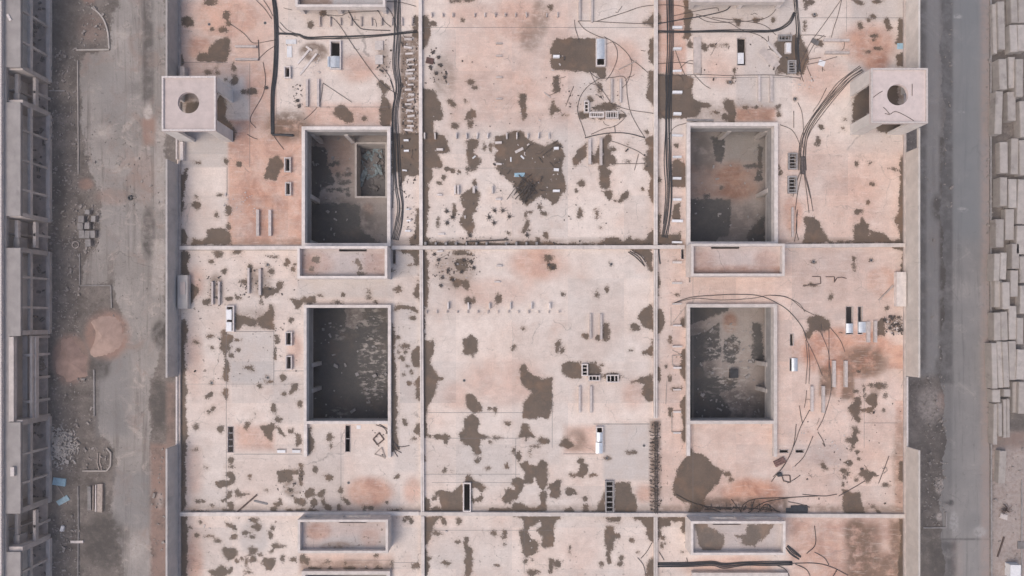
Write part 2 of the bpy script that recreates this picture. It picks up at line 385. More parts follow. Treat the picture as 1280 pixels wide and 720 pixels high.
# ------------------------------------------------------------------ surveyed stains and some painted shade on the roof (k = survey units per drawing unit)
K = .1875
ST = []
def A(ox, oy, t): ST.extend(P_(t, ox, oy, K))
A(200, 0, '''250,410 245,385 270,350 305,355 320,365 335,345 325,325 355,300 365,285 390,265 420,250 445,250 460,270 465,320 458,370 430,412;
e340,10,40,22;e445,105,24,22;e185,145,35,32;e425,198,22,16;e348,193,8,8;e498,535,20,28;e322,487,20,12;e490,455,10,20;e555,615,16,14;e615,612,28,20;e455,155,12,16;e445,533,8,8;e375,453,7,6;e386,487,9,7;e140,400,14,30;
365,600 430,650 440,720 435,790 480,830 500,880 495,935 440,930 430,880 370,830''')  # last patch paints a dark floor and its shade inside the left tower
A(370, 0, '''e180,88,22,20;e95,165,20,22;550,545 570,540 600,560 630,580 620,600 590,630 560,600;570,640 600,650 620,680 640,720 640,800 600,860 560,820 565,700;
845,100 880,130 890,200 885,250 855,270 870,300 850,330 838,330 838,100;840,590 900,600 930,620 945,670 960,700 960,760 890,800 838,800;790,110 815,110 815,260 780,240''')
A(370, 120, '''640,250 820,250 820,530 790,540 760,530 735,530 700,600 690,590 700,500 640,520;e455,152,12,12;250,120 270,70 320,60 340,90 380,120 380,175 330,180 300,150;570,20 600,20 620,60 600,150 570,140''')
A(520, 120, '''40,-40 130,-20 160,60 180,130 165,160 115,165 110,200 120,240 185,265 205,300 225,370 200,378 145,378 160,420 180,465 160,480 110,480 108,540 75,600 72,640 60,720 40,720;
215,25 240,30 265,60 250,72 225,60;330,140 345,110 375,85 400,100 395,140 370,158 325,155;e365,185,12,18;e260,200,22,16;340,300 380,285 415,295 410,330 380,375 395,395 425,420 430,450 410,465 390,490 370,495 360,460 340,440;
530,270 590,260 640,240 690,235 720,260 740,290 790,310 850,345 880,320 920,300 970,330 990,410 975,450 970,500 990,570 1000,620 980,650 950,690 930,720 905,722 890,690 860,675 830,668 800,680 780,700 740,730 700,690 680,640 650,580 600,545 560,510 540,480 555,450 530,430 530,400 545,360 520,345;
e205,487,12,12;e245,500,10,8;e287,503,7,7;e185,540,12,12;e150,578,10,8;e390,580,12,14;e345,490,9,20;e455,338,8,16;e500,345,8,20''')
A(520, 0, '''e265,5,30,8;e350,5,35,8;e312,135,12,12;e115,157,14,12;e895,45,14,16;335,540 360,520 385,545 375,570 350,570;210,670 230,660 265,695 255,710 225,700;e390,585,12,5;e330,675,8,8;
38,100 70,110 80,150 100,185 85,250 75,290 50,320 38,320;60,600 110,600 140,640 130,670 150,700 160,760 40,760 40,600;920,515 950,510 958,610 925,620;690,625 725,625 735,660 730,720 735,780 715,800 700,760 695,700''')
A(520, 230, '''295,110 310,70 350,45 385,20 400,40 425,70 415,110 400,150 405,185 370,200 380,240 390,290 370,330 350,335 320,290 290,250 310,210 330,170 300,140;
40,0 75,20 80,140 70,200 72,280 65,350 100,390 180,395 250,385 300,400 400,385 420,395 600,400 700,385 800,380 850,390 930,400 960,412 40,415;45,440 80,500 85,600 75,700 45,720;
e145,260,9,20;e255,180,10,24;e315,460,50,12;e305,540,40,42;e285,660,28,22;e335,665,22,24;e235,635,10,10;e880,495,25,18;e905,550,25,20;e730,208,8,14;710,300 735,260 750,245 745,280 720,325 705,320;e765,187,8,6;e825,152,12,12;e858,193,18,12;e865,335,14,22;e755,308,8,8;e618,330,8,6''')
A(670, 0, '''110,290 140,260 270,255 400,258 400,440 465,440 460,500 440,530 420,500 400,480 260,475 110,465 100,380;120,520 150,525 158,590 140,618 115,610;e425,580,14,30;740,130 780,90 790,90 790,180 770,180 720,155;
760,270 790,250 790,440 775,420 750,370;755,480 790,470 790,720 775,690 740,650 750,560;815,90 830,100 825,150 815,170;e97,45,14,16''')
A(820, 0, '''10,495 200,500 250,520 240,590 235,640 280,680 350,690 365,700 350,720 310,715 290,750 270,775 200,785 100,785 10,790;
190,0 230,0 235,60 245,110 225,160 230,230 215,260 190,250;210,260 240,290 240,320 210,310;300,290 330,290 335,315 350,325 325,340 305,320;e380,305,18,8;e453,301,14,4;515,130 570,130 565,145 560,170 545,170 535,150;640,125 705,123 700,135 665,148;
e778,140,12,18;e515,520,10,10;e495,547,12,10;e525,478,6,10;445,680 470,665 510,670 530,720 540,755 525,780 525,860 495,870 480,830 490,760 455,720;
790,290 850,250 930,230 960,300 960,490 810,490 800,460 830,400''')
A(820, 120, '''785,70 825,60 820,90 830,135 810,135 805,90;e600,75,12,7;e667,75,14,6;e928,20,9,9;120,430 165,425 190,450 200,480 200,600 110,610 105,550 110,470;e137,327,14,8;e460,140,15,20;820,460 840,500 835,530 818,520;e400,110,16,7;e20,560,10,14''')
A(670, 120, '''245,410 275,375 310,340 335,310 335,400 300,430 260,465 250,440;440,290 480,255 500,265 500,310 480,320 480,350 500,370 500,390 530,430 530,455 490,460 460,480 500,510 490,560 490,600 465,620 440,615 425,580 430,520 415,470 440,455 445,380;
365,370 380,400 400,400 420,330 425,455 370,455;480,345 520,340 535,355 500,365;440,635 500,640 510,660 490,690 470,670;550,700 570,660 610,635 618,655 590,690 560,712;
790,255 730,290 735,320 768,345 738,385 725,430 725,480 760,520 770,560 752,620 768,700 790,720;610,325 605,320 618,305;e303,585,20,20;e264,634,9,9;e190,130,10,4;e740,240,10,8;e612,435,10,6;e708,622,6,6;e530,700,8,6;
95,80 110,30 125,60 155,95 120,100 110,140 95,130;285,115 320,105 460,150 560,120 600,130 560,145 455,150 290,145;e370,20,18,14;e470,72,70,22''')
A(670, 230, '''e293,197,14,24;e403,197,9,20;e432,292,10,10;0,360 20,365 30,385 90,385 160,400 350,400 420,395 460,370 520,355 560,370 590,385 630,350 640,370 690,375 730,375 760,330 775,300 785,300 785,410 0,410;
620,432 770,435 775,580 750,570 735,520 700,470;e500,535,8,9;e470,700,7,9;810,200 830,210 820,330 850,340 870,350 960,330 960,400 810,405;920,150 960,120 960,250 910,240 915,180;e815,650,8,40''')
A(520, 350, '''45,400 90,410 110,400 125,425 115,460 120,490 95,520 90,570 115,580 140,640 150,650 185,645 175,665 150,660 140,690 140,720 110,780 80,840 70,900 48,1000 48,400;
310,490 325,450 315,400 345,385 360,370 385,380 405,400 400,430 410,465 390,490 380,515 360,490 345,500 325,498;e280,25,28,20;e335,30,22,28;e350,138,25,24;e385,135,12,18;e548,128,18,28;
700,570 720,560 750,600 780,640 850,665 910,650 905,730 905,850 885,920 810,915 805,920 715,920 715,840 740,790 790,740 740,720 710,700 695,640;e945,430,15,18;e940,470,10,14;e650,445,8,6;e643,465,8,6;e718,325,8,7''')
A(670, 350, '''180,560 200,550 300,550 300,655 240,652 200,640 178,610;345,555 400,550 430,600 430,625 350,635;690,220 740,180 770,165 780,200 780,330 730,320 700,290 685,250;805,190 850,210 830,260 860,275 840,320 830,350 805,350;e660,315,28,22;e720,300,14,10;
735,470 760,440 775,400 778,520 750,500 710,490;640,680 700,655 770,630 780,700 780,810 740,800 710,760 720,690;805,610 830,610 825,660 805,665;e405,97,10,20;e470,65,7,9;455,290 485,290 490,350 480,400 445,405 445,360;e415,385,14,16;e330,375,18,14;e180,95,12,12;e150,425,16,20;e175,465,12,18;e145,470,10,8;e510,640,48,16;e628,468,8,5;e430,562,10,6''')
A(520, 470, '''340,130 370,122 395,140 410,180 445,210 440,240 380,240 345,220 335,180;290,380 320,340 325,290 370,252 395,280 420,295 425,320 400,345 425,390 460,395 490,408 480,415 430,420 420,470 435,510 415,530 380,505 375,475 330,455 300,430;
135,400 160,395 205,385 230,405 210,435 195,450 185,425 145,415;690,410 710,320 745,325 755,360 790,405;810,430 840,410 880,415 890,440 850,452;e606,315,16,12;e525,225,9,14;e486,217,6,6;e545,412,16,5;e490,440,10,8;e797,470,20,7;e688,535,14,28;e652,508,5,14;
590,610 605,575 620,600 615,620;e190,627,14,14;e237,630,7,6;e410,565,12,12;e430,548,10,10;e480,615,10,8;e735,420,8,7;e760,510,4,10;45,315 70,320 70,380 95,405 45,412;45,520 60,530 65,560 45,570''')
A(520, 585, '''720,0 700,-5 695,-25 740,-45 760,-20 800,-10 835,-45 870,-40 876,60 870,110 845,150 830,130 800,80 790,60 770,100 715,105 700,150 670,200 640,210 630,235 590,235 580,205 600,180 590,150 620,135 650,150 665,140 640,110 645,75 690,62 715,75 730,40;
830,160 865,150 868,290 780,290 700,292 480,292 500,270 580,275 640,275 650,235 700,230 730,260 800,270 835,240;890,110 930,95 950,80 965,80 960,180 930,200 895,190;
60,200 85,200 95,250 85,290 130,260 180,270 175,290 60,295 48,230;100,210 130,160 180,145 250,160 280,130 310,110 312,292 175,292 165,230 150,180 130,215;335,50 360,45 380,80 440,110 465,135 430,155 400,130 370,145 370,210 400,215 440,180 445,205 420,225 370,235 365,100 330,90;
50,325 170,325 140,345 110,400 100,450 75,510 50,520;50,530 70,560 75,590 100,600 75,620 85,660 75,720 50,720;e185,362,16,20;e283,350,12,18;e145,432,18,8;e283,490,10,6;315,500 325,465 345,475 340,510 370,545 375,600 370,690 360,720 325,720 335,640 320,620 335,570;
135,625 165,630 190,618 235,632 205,650 170,635;e522,435,16,18;e590,445,13,20;e590,508,6,6;e540,650,12,8;
650,322 960,322 920,370 915,520 850,530 835,490 850,455 800,420 840,390 825,345 800,380 750,390 745,430 760,470 810,490 815,520 800,575 760,580 730,600 715,560 705,490 690,430 720,400 715,345 700,330;e727,622,10,14;e772,610,6,5;e900,620,15,18;e900,660,10,30;e780,700,30,15;e945,635,14,18''')
A(670, 470, '''275,570 290,545 315,555 320,580 345,600 340,650 310,680 285,670 230,670 225,655 270,650 290,630 300,590;e375,663,18,10;e635,510,24,10;e472,548,12,6;160,460 190,410 220,420 250,470 200,485''')
A(670, 585, '''90,130 120,95 165,80 160,120 155,150 165,190 130,200 100,180;e225,160,28,24;e262,165,10,8;e332,205,12,14;315,240 340,240 350,285 320,290;200,270 230,265 250,292 190,292;400,280 430,230 450,180 462,150 462,292 370,292;
530,100 550,95 625,105 640,170 670,210 670,260 660,295 530,295 525,250 530,180;445,325 555,330 555,365 520,360 480,350;470,395 520,390 525,430 560,440 555,470 525,465 515,530 495,555 495,630 480,637 470,590 475,540 460,500 458,450;
630,328 790,328 790,500 760,480 735,440 740,400 720,380 700,350;e642,478,14,12;e675,560,7,7;e565,595,14,14;e562,642,14,10;e145,640,16,20;e435,640,14,14;e228,540,5,10;760,610 790,600 790,720 730,720 740,660''')
A(980, 0, '''130,0 190,0 200,15 150,40 140,60;450,0 500,0 535,15 520,35 490,20;e630,10,24,12;e203,97,11,11;e595,112,14,14;e565,135,10,10;495,150 520,150 525,190 500,190;665,120 700,120 695,150 720,185 690,195 675,160;762,130 818,125 818,290 750,290 770,200 760,170;
750,370 815,350 815,440 760,440;e605,238,14,8;e600,265,8,8;e625,322,14,8;e555,345,10,5;e137,147,8,8;e137,182,8,14;100,230 150,330 160,400 130,490 110,490 100,400;e75,660,9,9;e215,280,18,18;e245,290,14,18;465,650 575,560 575,750 460,820''')  # last patch paints the shade inside the right tower's west opening
A(980, 120, '''780,398 805,398 805,970 785,920 775,880 735,830 760,790 780,800 765,690 780,620 775,500;e245,210,14,14;e225,305,16,24;e407,153,6,5;e395,218,6,5;e585,585,14,9;e575,447,7,5;e483,452,6,8;e735,485,14,6;e560,710,6,8''')
A(980, 230, '''470,185 490,170 528,165 520,190 490,200;e560,122,6,8;465,390 470,270 510,262 520,225 540,260 558,270 565,345 580,350 578,315 610,315 670,335 720,385 720,392;130,390 150,290 130,250 130,225 200,215 215,240 240,260 250,300 270,330 290,370 310,390;310,385 480,380 480,393 310,393;
780,0 805,0 805,392 740,392 720,385 775,370 765,280 735,225 765,200;725,420 805,420 805,580 780,580 785,500 800,450 760,435;e195,520,12,9;e580,507,14,9;460,490 470,490 468,530 472,580 462,580 458,530;135,680 180,665 230,680''')
A(820, 350, '''10,200 35,200 50,260 45,320 30,355 8,355;165,260 200,245 200,310 165,300;175,480 200,450 200,670 175,640 165,560;e140,97,9,7;e97,385,7,7;e92,410,14,9;e95,660,7,12;e65,578,8,7;e8,30,8,50;e18,630,12,40''')
A(980, 350, '''155,250 200,245 215,230 240,240 265,240 280,270 305,275 310,300 295,335 260,345 230,340 215,330 190,350 180,370 160,385 140,380 140,350 165,340 160,290;e385,350,7,6;e495,608,7,6;e310,105,8,18;e575,700,14,10;e640,700,30,16;e685,190,10,14;625,290 650,260 672,260 668,370 625,370''')
A(820, 470, '''110,760 120,710 145,640 165,575 200,540 235,490 262,512 312,530 350,565 390,600 430,630 450,635 440,655 410,725 365,753 330,803 320,853 300,913 220,913 230,853 190,838 140,808;e470,655,18,14;e500,690,14,12;165,170 200,130 200,440 185,440 170,400 190,340 180,290;90,220 110,215 105,270 90,265;e140,85,20,6''')
A(820, 585, '15,330 200,330 205,440 180,430 170,400 185,370 150,345 130,360 100,350 90,380 40,390 30,460 12,480;e48,465,12,12;e55,500,8,6;e40,525,8,8;e180,560,6,5')
A(980, 470, '''470,145 510,140 515,180 500,200 520,225 560,220 590,205 545,170 545,150 590,115 618,125 615,180 605,220 590,240 570,250 550,235 510,230 495,260 510,285 500,305 475,300 460,260 430,220 445,190 470,180;455,340 480,340 490,360 500,380 480,385 490,430 470,450 460,490 440,495 455,450 410,435 420,415 455,410 460,370;
e485,100,12,10;e535,110,4,25;e665,228,8,7;e672,128,12,10;e645,70,30,18;e578,60,14,14;e500,553,8,6;e487,508,8,6;405,580 430,565 455,570 455,590 430,600;e395,630,20,8;390,680 420,640 440,635 435,660 400,685;500,650 520,620 560,630 600,640 610,660 580,680 560,705 540,690 530,670 505,665;e485,690,7,10;e390,700,5,20;245,590 258,565 290,620 260,620;770,580 805,570 805,700 768,690''')
A(980, 585, '390,140 410,145 440,170 510,160 515,250 530,280 540,300 500,312 430,312 400,290 395,220;e680,115,14,10;e585,258,8,8;590,262 600,258 645,296 635,302;770,345 815,345 815,720 760,720 765,600 780,500')
A(200, 120, 'e437,435,12,14;e527,457,13,14;e240,443,12,6;690,560 735,420 780,395 815,430 820,470 790,520 775,560 760,565 720,540;130,530 155,525 165,490 185,480 180,500 170,560 160,640 155,680 130,640')
A(200, 230, '''130,0 160,10 160,80 145,90 160,150 135,200 135,300 165,300 180,350 175,400 130,410;225,360 250,375 280,385 320,340 320,310 350,300 400,305 430,300 470,330 470,400 215,405;e245,145,24,22;e455,175,18,28;e245,88,10,8;e403,73,12,7;e375,207,9,14;e455,285,12,16;
130,450 160,445 200,480 180,540 195,600 130,605;e515,452,24,12;e385,465,28,20;e345,513,10,9;e430,582,12,16;700,475 780,485 740,490;e715,538,9,9;e848,525,15,20;e897,538,10,8;e887,570,8,12;e745,580,20,20;e795,680,20,24;190,650 250,690 255,720 230,760 200,800 188,790;e600,560,14,20;e560,650,22,9;680,700 800,690 790,720 700,760''')  # blob beside the left buttress is its cast shadow, painted in
A(200, 350, '''700,45 760,60 750,90 700,100;e790,40,16,20;e675,125,8,18;e465,125,16,8;e515,118,14,10;e315,145,24,18;870,130 900,130 925,150 950,130 960,150 930,190 910,180;e875,272,12,14;500,220 540,240 600,250 640,270 630,310 560,290 520,330 500,320;650,260 720,210 735,170 755,180 758,330 720,330 680,320 660,300;
405,350 430,320 445,370 480,370 485,410 460,430 465,460 440,490 450,540 460,600 445,685 425,660 425,610 435,560 430,500 405,460;e333,372,14,10;e245,415,14,6;e345,447,7,8;e515,405,16,6;e525,467,8,8;e475,505,14,14;e345,685,10,8;e720,650,10,10;e730,678,16,6;e820,652,16,16;e660,710,12,8;550,580 610,572 630,610 600,600 570,590;
765,370 795,380 795,410 770,425;765,450 775,455 772,530 760,520;875,710 890,690 915,700 910,740 870,760;135,270 178,270 175,400 160,440 165,640 175,720 135,720''')
A(200, 470, '''130,30 170,30 178,110 165,200 175,300 180,380 190,400 175,420 165,560 170,690 165,900 130,900;305,140 325,115 350,105 358,125 340,140 310,150;310,235 355,205 368,215 355,235 325,250;408,125 430,90 448,90 445,160 430,135;e240,340,16,18;e405,352,20,20;735,240 745,195 765,190 780,230 770,245;865,100 890,55 915,60 905,90 880,110;e785,290,22,14;e935,185,14,18;e830,115,10,9;e667,72,12,9;
610,290 640,240 635,270;670,340 740,315 765,325 750,350 745,435 710,400 690,370;775,340 800,345 830,400 800,385;855,365 885,355 890,380 870,380;e582,333,14,20;e475,560,18,18;e470,603,14,8;e312,615,9,7;e243,490,14,6;e598,672,11,14;
430,665 460,640 490,645 500,680 490,710 440,735 400,745 370,735 375,710 410,700 450,700 470,680;785,640 810,628 920,625 925,650 880,660 880,700 790,710;930,590 945,590 960,640 940,720 930,700''')
A(200, 585, '''410,220 440,200 450,155 480,150 475,190 450,210 430,225;500,150 520,145 535,170 590,175 540,185 510,195;445,230 480,225 500,290 405,292 430,265 460,270;e248,222,14,12;e345,245,10,10;e290,222,9,5;e715,152,10,6;760,240 790,225 800,200 812,240 790,255;725,270 770,260 775,290 735,290;895,195 915,220 960,205 960,240 900,245;e868,147,10,6;e860,285,16,8;215,290 260,280 330,288 330,297 215,297;
135,330 175,330 180,390 185,400 175,440 180,500 175,720 135,720;430,360 500,385 510,410 490,405 440,380;590,350 620,335 655,345 640,370 605,360;600,390 640,380 650,365 675,370 670,410 650,420 640,400 610,400;e575,435,22,13;e612,457,14,9;e490,460,16,16;e388,488,18,11;e245,443,10,14;e320,453,10,3;e272,355,6,6;e205,402,9,7;
415,545 440,525 480,535 505,540 515,575 490,600 455,612 425,590;330,690 370,680 400,650 430,660 450,685 480,660 485,690 450,710 430,720 340,720;590,540 610,525 645,545 640,565 600,575;595,625 620,590 650,600 640,620 600,632;680,630 700,605 765,605 765,640 745,680 710,680 700,650;e665,580,12,8;e575,630,9,20;e510,618,10,14;e543,602,10,9;e590,695,16,10;735,570 755,510 780,495 805,510 795,530 760,540 745,565;
e822,525,10,9;e750,400,14,14;e738,440,10,24;e815,605,10,18;e890,612,20,14;e950,600,14,25''')
A(370, 585, '''55,185 65,150 90,135 120,145 125,175 100,190 80,200;140,180 165,145 190,150 188,195 160,195;e118,232,20,24;e30,225,35,22;160,215 185,208 200,240 232,250 228,280 205,275 180,245;185,55 215,40 240,60 240,78 205,72;e128,12,14,14;e110,285,25,8;e35,285,25,8;305,195 325,190 355,235 340,242 310,210;655,65 685,40 690,50 675,68;e300,150,8,18;e455,268,10,14;e500,265,14,10;e660,283,28,8;e605,230,6,6;e290,265,12,20;
715,345 740,325 780,325 775,368 758,360 755,340 725,358;e785,650,14,14;e815,655,10,14;e540,583,12,10;25,590 50,580 85,610 80,635 50,625;90,665 130,658 165,672 160,690 100,680;325,665 360,650 390,670 385,690 340,690;e205,628,16,8;e327,637,10,10;e228,675,14,14;e470,678,10,10;e545,675,20,14;e640,640,8,16''')
A(370, 350, '''0,140 60,115 120,115 130,150 90,165 50,150 20,185 0,190;e270,150,22,10;e530,150,12,10;e315,102,9,9;e165,103,6,5;e485,70,7,6;e485,85,9,7;e485,120,11,11;655,60 680,38 700,60 700,80 670,80;645,200 680,170 740,170 790,185 815,215 790,205 740,190 700,190 660,208;
635,290 650,330 660,400 650,470 665,560 660,660 665,720 635,720;e778,256,14,10;e685,385,9,9;e720,442,24,14;e712,518,18,14;e770,615,9,12;e720,628,5,5;e745,575,8,5;e685,483,6,6;e730,483,6,6;770,490 800,450 825,440 825,580 790,575 770,540;795,60 820,10 822,130 800,120 785,90;848,0 870,0 880,60 870,150 860,200 850,210;848,200 860,300 855,420 848,420;800,680 825,620 825,720 790,700''')
A(370, 470, '''635,0 665,0 665,90 680,250 665,290 670,400 690,480 640,500 635,300;e752,48,14,12;e724,298,10,14;e733,318,7,8;795,150 800,80 805,20 825,10 825,160;785,365 820,315 825,400 800,380;e788,418,14,10;205,430 215,400 230,380 250,405 230,430;e232,467,7,9;e128,625,16,18;185,670 215,655 242,672 240,690 205,688;70,340 100,340 95,380 120,440 110,500 80,520 65,500;0,380 30,400 35,440 10,470 0,460;e950,403,18,12;850,360 890,400 850,410''')
A(370, 230, '''845,0 880,10 860,60 880,130 895,155 870,170 875,250 860,300 870,370 900,410 845,410;800,170 822,170 822,400 770,405 760,370 790,330 800,280;665,440 820,440 822,540 740,540 790,530 795,490 760,470;845,440 880,460 870,520 885,600 865,650 880,700 845,720;e630,573,14,9;665,700 690,680 700,710;800,690 815,640 822,720''')
ROOF_SOFT = dict(
    rust=[('r', 822, 180, 1136, 650, .36, 40), ('r', 1068, 430, 1136, 462, .8, 6), ('r', 1012, 418, 1100, 462, .6, 10), ('r', 560, 0, 720, 160, .4, 30), ('r', 222, 0, 345, 96, .5, 12), ('r', 312, 90, 345, 210, .6, 5), ('o', 222, -15, 345, 60, .75, .5), ('o', 222, 35, 275, 85, .8, .6), ('o', 300, 60, 348, 140, .7, .5), ('r', 285, 150, 380, 306, .8, 5), ('o', 285, 205, 380, 305, .95, .5), ('r', 380, 130, 490, 158, .6, 14),
          ('o', 415, 60, 480, 110, .6, .6), ('o', 595, -20, 700, 70, .6, .6), ('o', 600, 60, 700, 160, .5, .7), ('o', 625, 300, 720, 360, .7, .6), ('o', 545, 340, 690, 390, .4, .7), ('o', 640, 310, 680, 380, .4, .7),
          ('o', 560, 435, 700, 520, .45, .6), ('o', 540, 470, 600, 520, .45, .7), ('r', 705, 532, 745, 567, .5, 10), ('o', 745, 40, 815, 110, .5, .6), ('o', 770, 465, 815, 520, .5, .7), ('o', 790, 600, 822, 635, .7, .7),
          ('r', 822, 0, 858, 92, .7, 6), ('o', 870, 55, 925, 120, .4, .7), ('r', 920, 135, 970, 152, .9, 8), ('o', 1040, 20, 1132, 90, .9, .6), ('o', 1070, 55, 1120, 95, 1, .6), ('o', 985, 60, 1075, 140, .5, .6), ('o', 1000, 180, 1132, 310, .5, .6), ('o', 972, 235, 1010, 300, .7, .5),
          ('o', 1070, 320, 1135, 385, .7, .6), ('o', 970, 400, 1140, 475, .95, .4), ('o', 985, 430, 1130, 480, 1, .5), ('r', 1025, 455, 1068, 497, .8, 8), ('o', 880, 585, 1000, 650, 1, .6), ('r', 822, 520, 975, 640, .38, 20), ('o', 840, 560, 960, 660, .5, .8), ('o', 980, 540, 1070, 650, .35, .8),
          ('r', 1118, 500, 1136, 640, .65, 6), ('r', 985, 645, 1136, 760, .75, 30), ('o', 425, 590, 500, 640, .85, .5), ('o', 500, 590, 530, 635, .5, .6), ('o', 225, 650, 260, 760, .7, .7), ('o', 225, 540, 260, 640, .4, .8), ('r', 375, 692, 490, 714, .4, 10), ('r', 295, 532, 342, 562, .65, 12),
          ('o', 222, 330, 262, 380, .6, .7), ('o', 225, 380, 260, 520, .45, .8), ('o', 355, 410, 382, 465, .5, .7), ('o', 835, 690, 990, 730, .55, .5), ('o', 690, 640, 765, 740, .3, .8), ('o', 330, 375, 345, 420, .3, .8), ('o', 855, 260, 862, 300, .5, .7), ('o', 224, 100, 262, 140, .2, .5)],
    grey=[('r', 226, 78, 312, 209, .85, 3), ('r', 284, 414, 343, 480, .85, 10), ('r', 372, 345, 492, 372, .7, 8), ('r', 490, 312, 524, 345, .7, 8), ('r', 862, 0, 1000, 45, .65, 14), ('r', 920, 95, 970, 135, .6, 6), ('r', 930, 45, 1000, 100, .5, 8), ('r', 1065, -10, 1132, 26, .7, 6), ('r', 1060, 80, 1135, 190, .5, 10),
          ('r', 754, 530, 812, 600, .85, 6), ('r', 530, 545, 650, 600, .35, 20), ('o', 295, 645, 340, 700, .9, .4), ('o', 225, 600, 300, 645, .6, .6), ('o', 1000, 540, 1065, 590, .9, .5), ('r', 985, 535, 1010, 575, .5, 10), ('o', 705, 170, 745, 230, .5, .6), ('o', 283, 238, 320, 270, .8, .5), ('r', 980, 312, 1075, 345, .35, 12),
          ('r', 493, 385, 524, 590, .5, 8), ('r', 340, 470, 384, 530, .5, 10), ('r', 380, 530, 430, 640, .3, 10), ('o', 1060, 445, 1085, 500, .8, .5), ('r', 655, 550, 700, 580, .4, 6), ('o', 530, 670, 590, 740, .35, .6), ('r', 690, 100, 745, 230, .35, 14)],
    dirt=[('r', 1058, 655, 1098, 790, 1, 22), ('r', 1112, 650, 1138, 790, .9, 10), ('o', 216, 108, 256, 149, .9, 1.0), ('o', 1100, 98, 1145, 140, .9, 1.0), ('o', 320, 130, 400, 185, 1, .6), ('o', 370, 50, 415, 80, 1, .4), ('r', 292, 385, 342, 412, .5, 14), ('o', 535, 60, 575, 130, .55, .5), ('o', 535, 305, 605, 370, .55, .5), ('r', 500, 45, 524, 170, 1, 6), ('o', 660, -10, 690, 55, .7, .5), ('o', 644, 20, 680, 70, .6, .5), ('o', 700, 530, 740, 570, .7, .6),  # painted shade: the two ovals under the round tower roof holes
          ('o', 1040, 425, 1120, 480, .9, .5), ('r', 1024, 458, 1044, 495, .9, 6), ('r', 1052, 462, 1068, 500, .9, 6), ('o', 1050, 650, 1110, 760, 1, .5), ('o', 1085, 680, 1140, 760, .9, .5), ('o', 1050, 640, 1090, 700, 1, .5), ('o', 965, 300, 1000, 306, .5, .5), ('r', 222, 298, 822, 307, .5, 8), ('r', 222, 632, 822, 641, .5, 8),  # long strips above the kerbs: dirt with the kerbs' shade painted in
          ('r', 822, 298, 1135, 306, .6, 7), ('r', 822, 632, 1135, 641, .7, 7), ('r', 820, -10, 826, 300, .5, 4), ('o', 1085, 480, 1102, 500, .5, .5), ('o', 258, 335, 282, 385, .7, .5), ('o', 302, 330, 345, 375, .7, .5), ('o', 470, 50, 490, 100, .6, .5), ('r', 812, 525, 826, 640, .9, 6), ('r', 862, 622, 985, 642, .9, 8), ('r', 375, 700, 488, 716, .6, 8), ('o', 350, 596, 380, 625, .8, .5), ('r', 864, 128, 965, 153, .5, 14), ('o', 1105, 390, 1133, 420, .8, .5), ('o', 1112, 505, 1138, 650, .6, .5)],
    speck=[('r', 224, 312, 380, 480, .7, 20), ('r', 224, 480, 380, 640, .35, 20), ('o', 525, 300, 610, 380, 1, .4), ('r', 490, 310, 526, 640, .5, 8), ('r', 822, 310, 862, 640, .6, 8), ('r', 530, 140, 700, 306, .35, 20), ('r', 700, 80, 820, 306, .35, 20), ('r', 224, 645, 372, 740, .7, 10), ('r', 490, 645, 820, 740, .5, 10), ('r', 990, 470, 1110, 640, .35, 20), ('r', 870, 40, 1130, 300, .3, 20), ('r', 528, 540, 700, 640, .4, 20), ('r', 380, 160, 526, 300, .4, 20), ('o', 680, 90, 780, 160, .9, .4), ('r', 345, 20, 526, 160, .4, 10), ('r', 822, 645, 862, 740, .7, 6)])
# ------------------------------------------------------------------ the large unfinished building
XL, XR, YT, YB = 221.6, 1133.0, -60.0, 790.0          # roof edges at z = 0
bld = thing('commercial_building', 'large unfinished flat-roofed building with pink-grey screed roof and four open courtyards', 'building', W(CX, CY, 0))
def ring(r, zt, th, zb):
    a = W(r[0], r[1], zt); b = W(r[2], r[3], zt); mb = MB()
    x0, x1, y1, y0 = a[0], b[0], a[1], b[1]
    tx = th if not isinstance(th, tuple) else th[0]; ty = th if not isinstance(th, tuple) else th[1]
    mb.box(x0, y1 - ty, zb, x1, y1, zt); mb.box(x0, y0, zb, x1, y0 + ty, zt)
    mb.box(x0, y0 + ty, zb, x0 + tx, y1 - ty, zt); mb.box(x1 - tx, y0 + ty, zb, x1, y1 - ty, zt)
    return mb
COURTS = [  # outer rect at rim, rim z, rim width (m), columns (side, survey coordinate)
    ((377, 158, 488, 308), .5, .33, [('n', 427), ('w', 241), ('n', 384), ('w', 300)]),
    ((379.5, 381, 488.5, 530), .5, .29, [('w', 458), ('w', 491)]),
    ((858.5, 153, 972.5, 306.5), .5, .36, [('n', 919), ('n', 968), ('e', 234)]),
    ((858.5, 380, 971.5, 530), .5, .33, [('e', 457), ('e', 491)]),
    ((377, 714, 487.5, 860), .5, .36, []), ((865.5, 716, 985, 860), .5, .36, [])]
holes = []
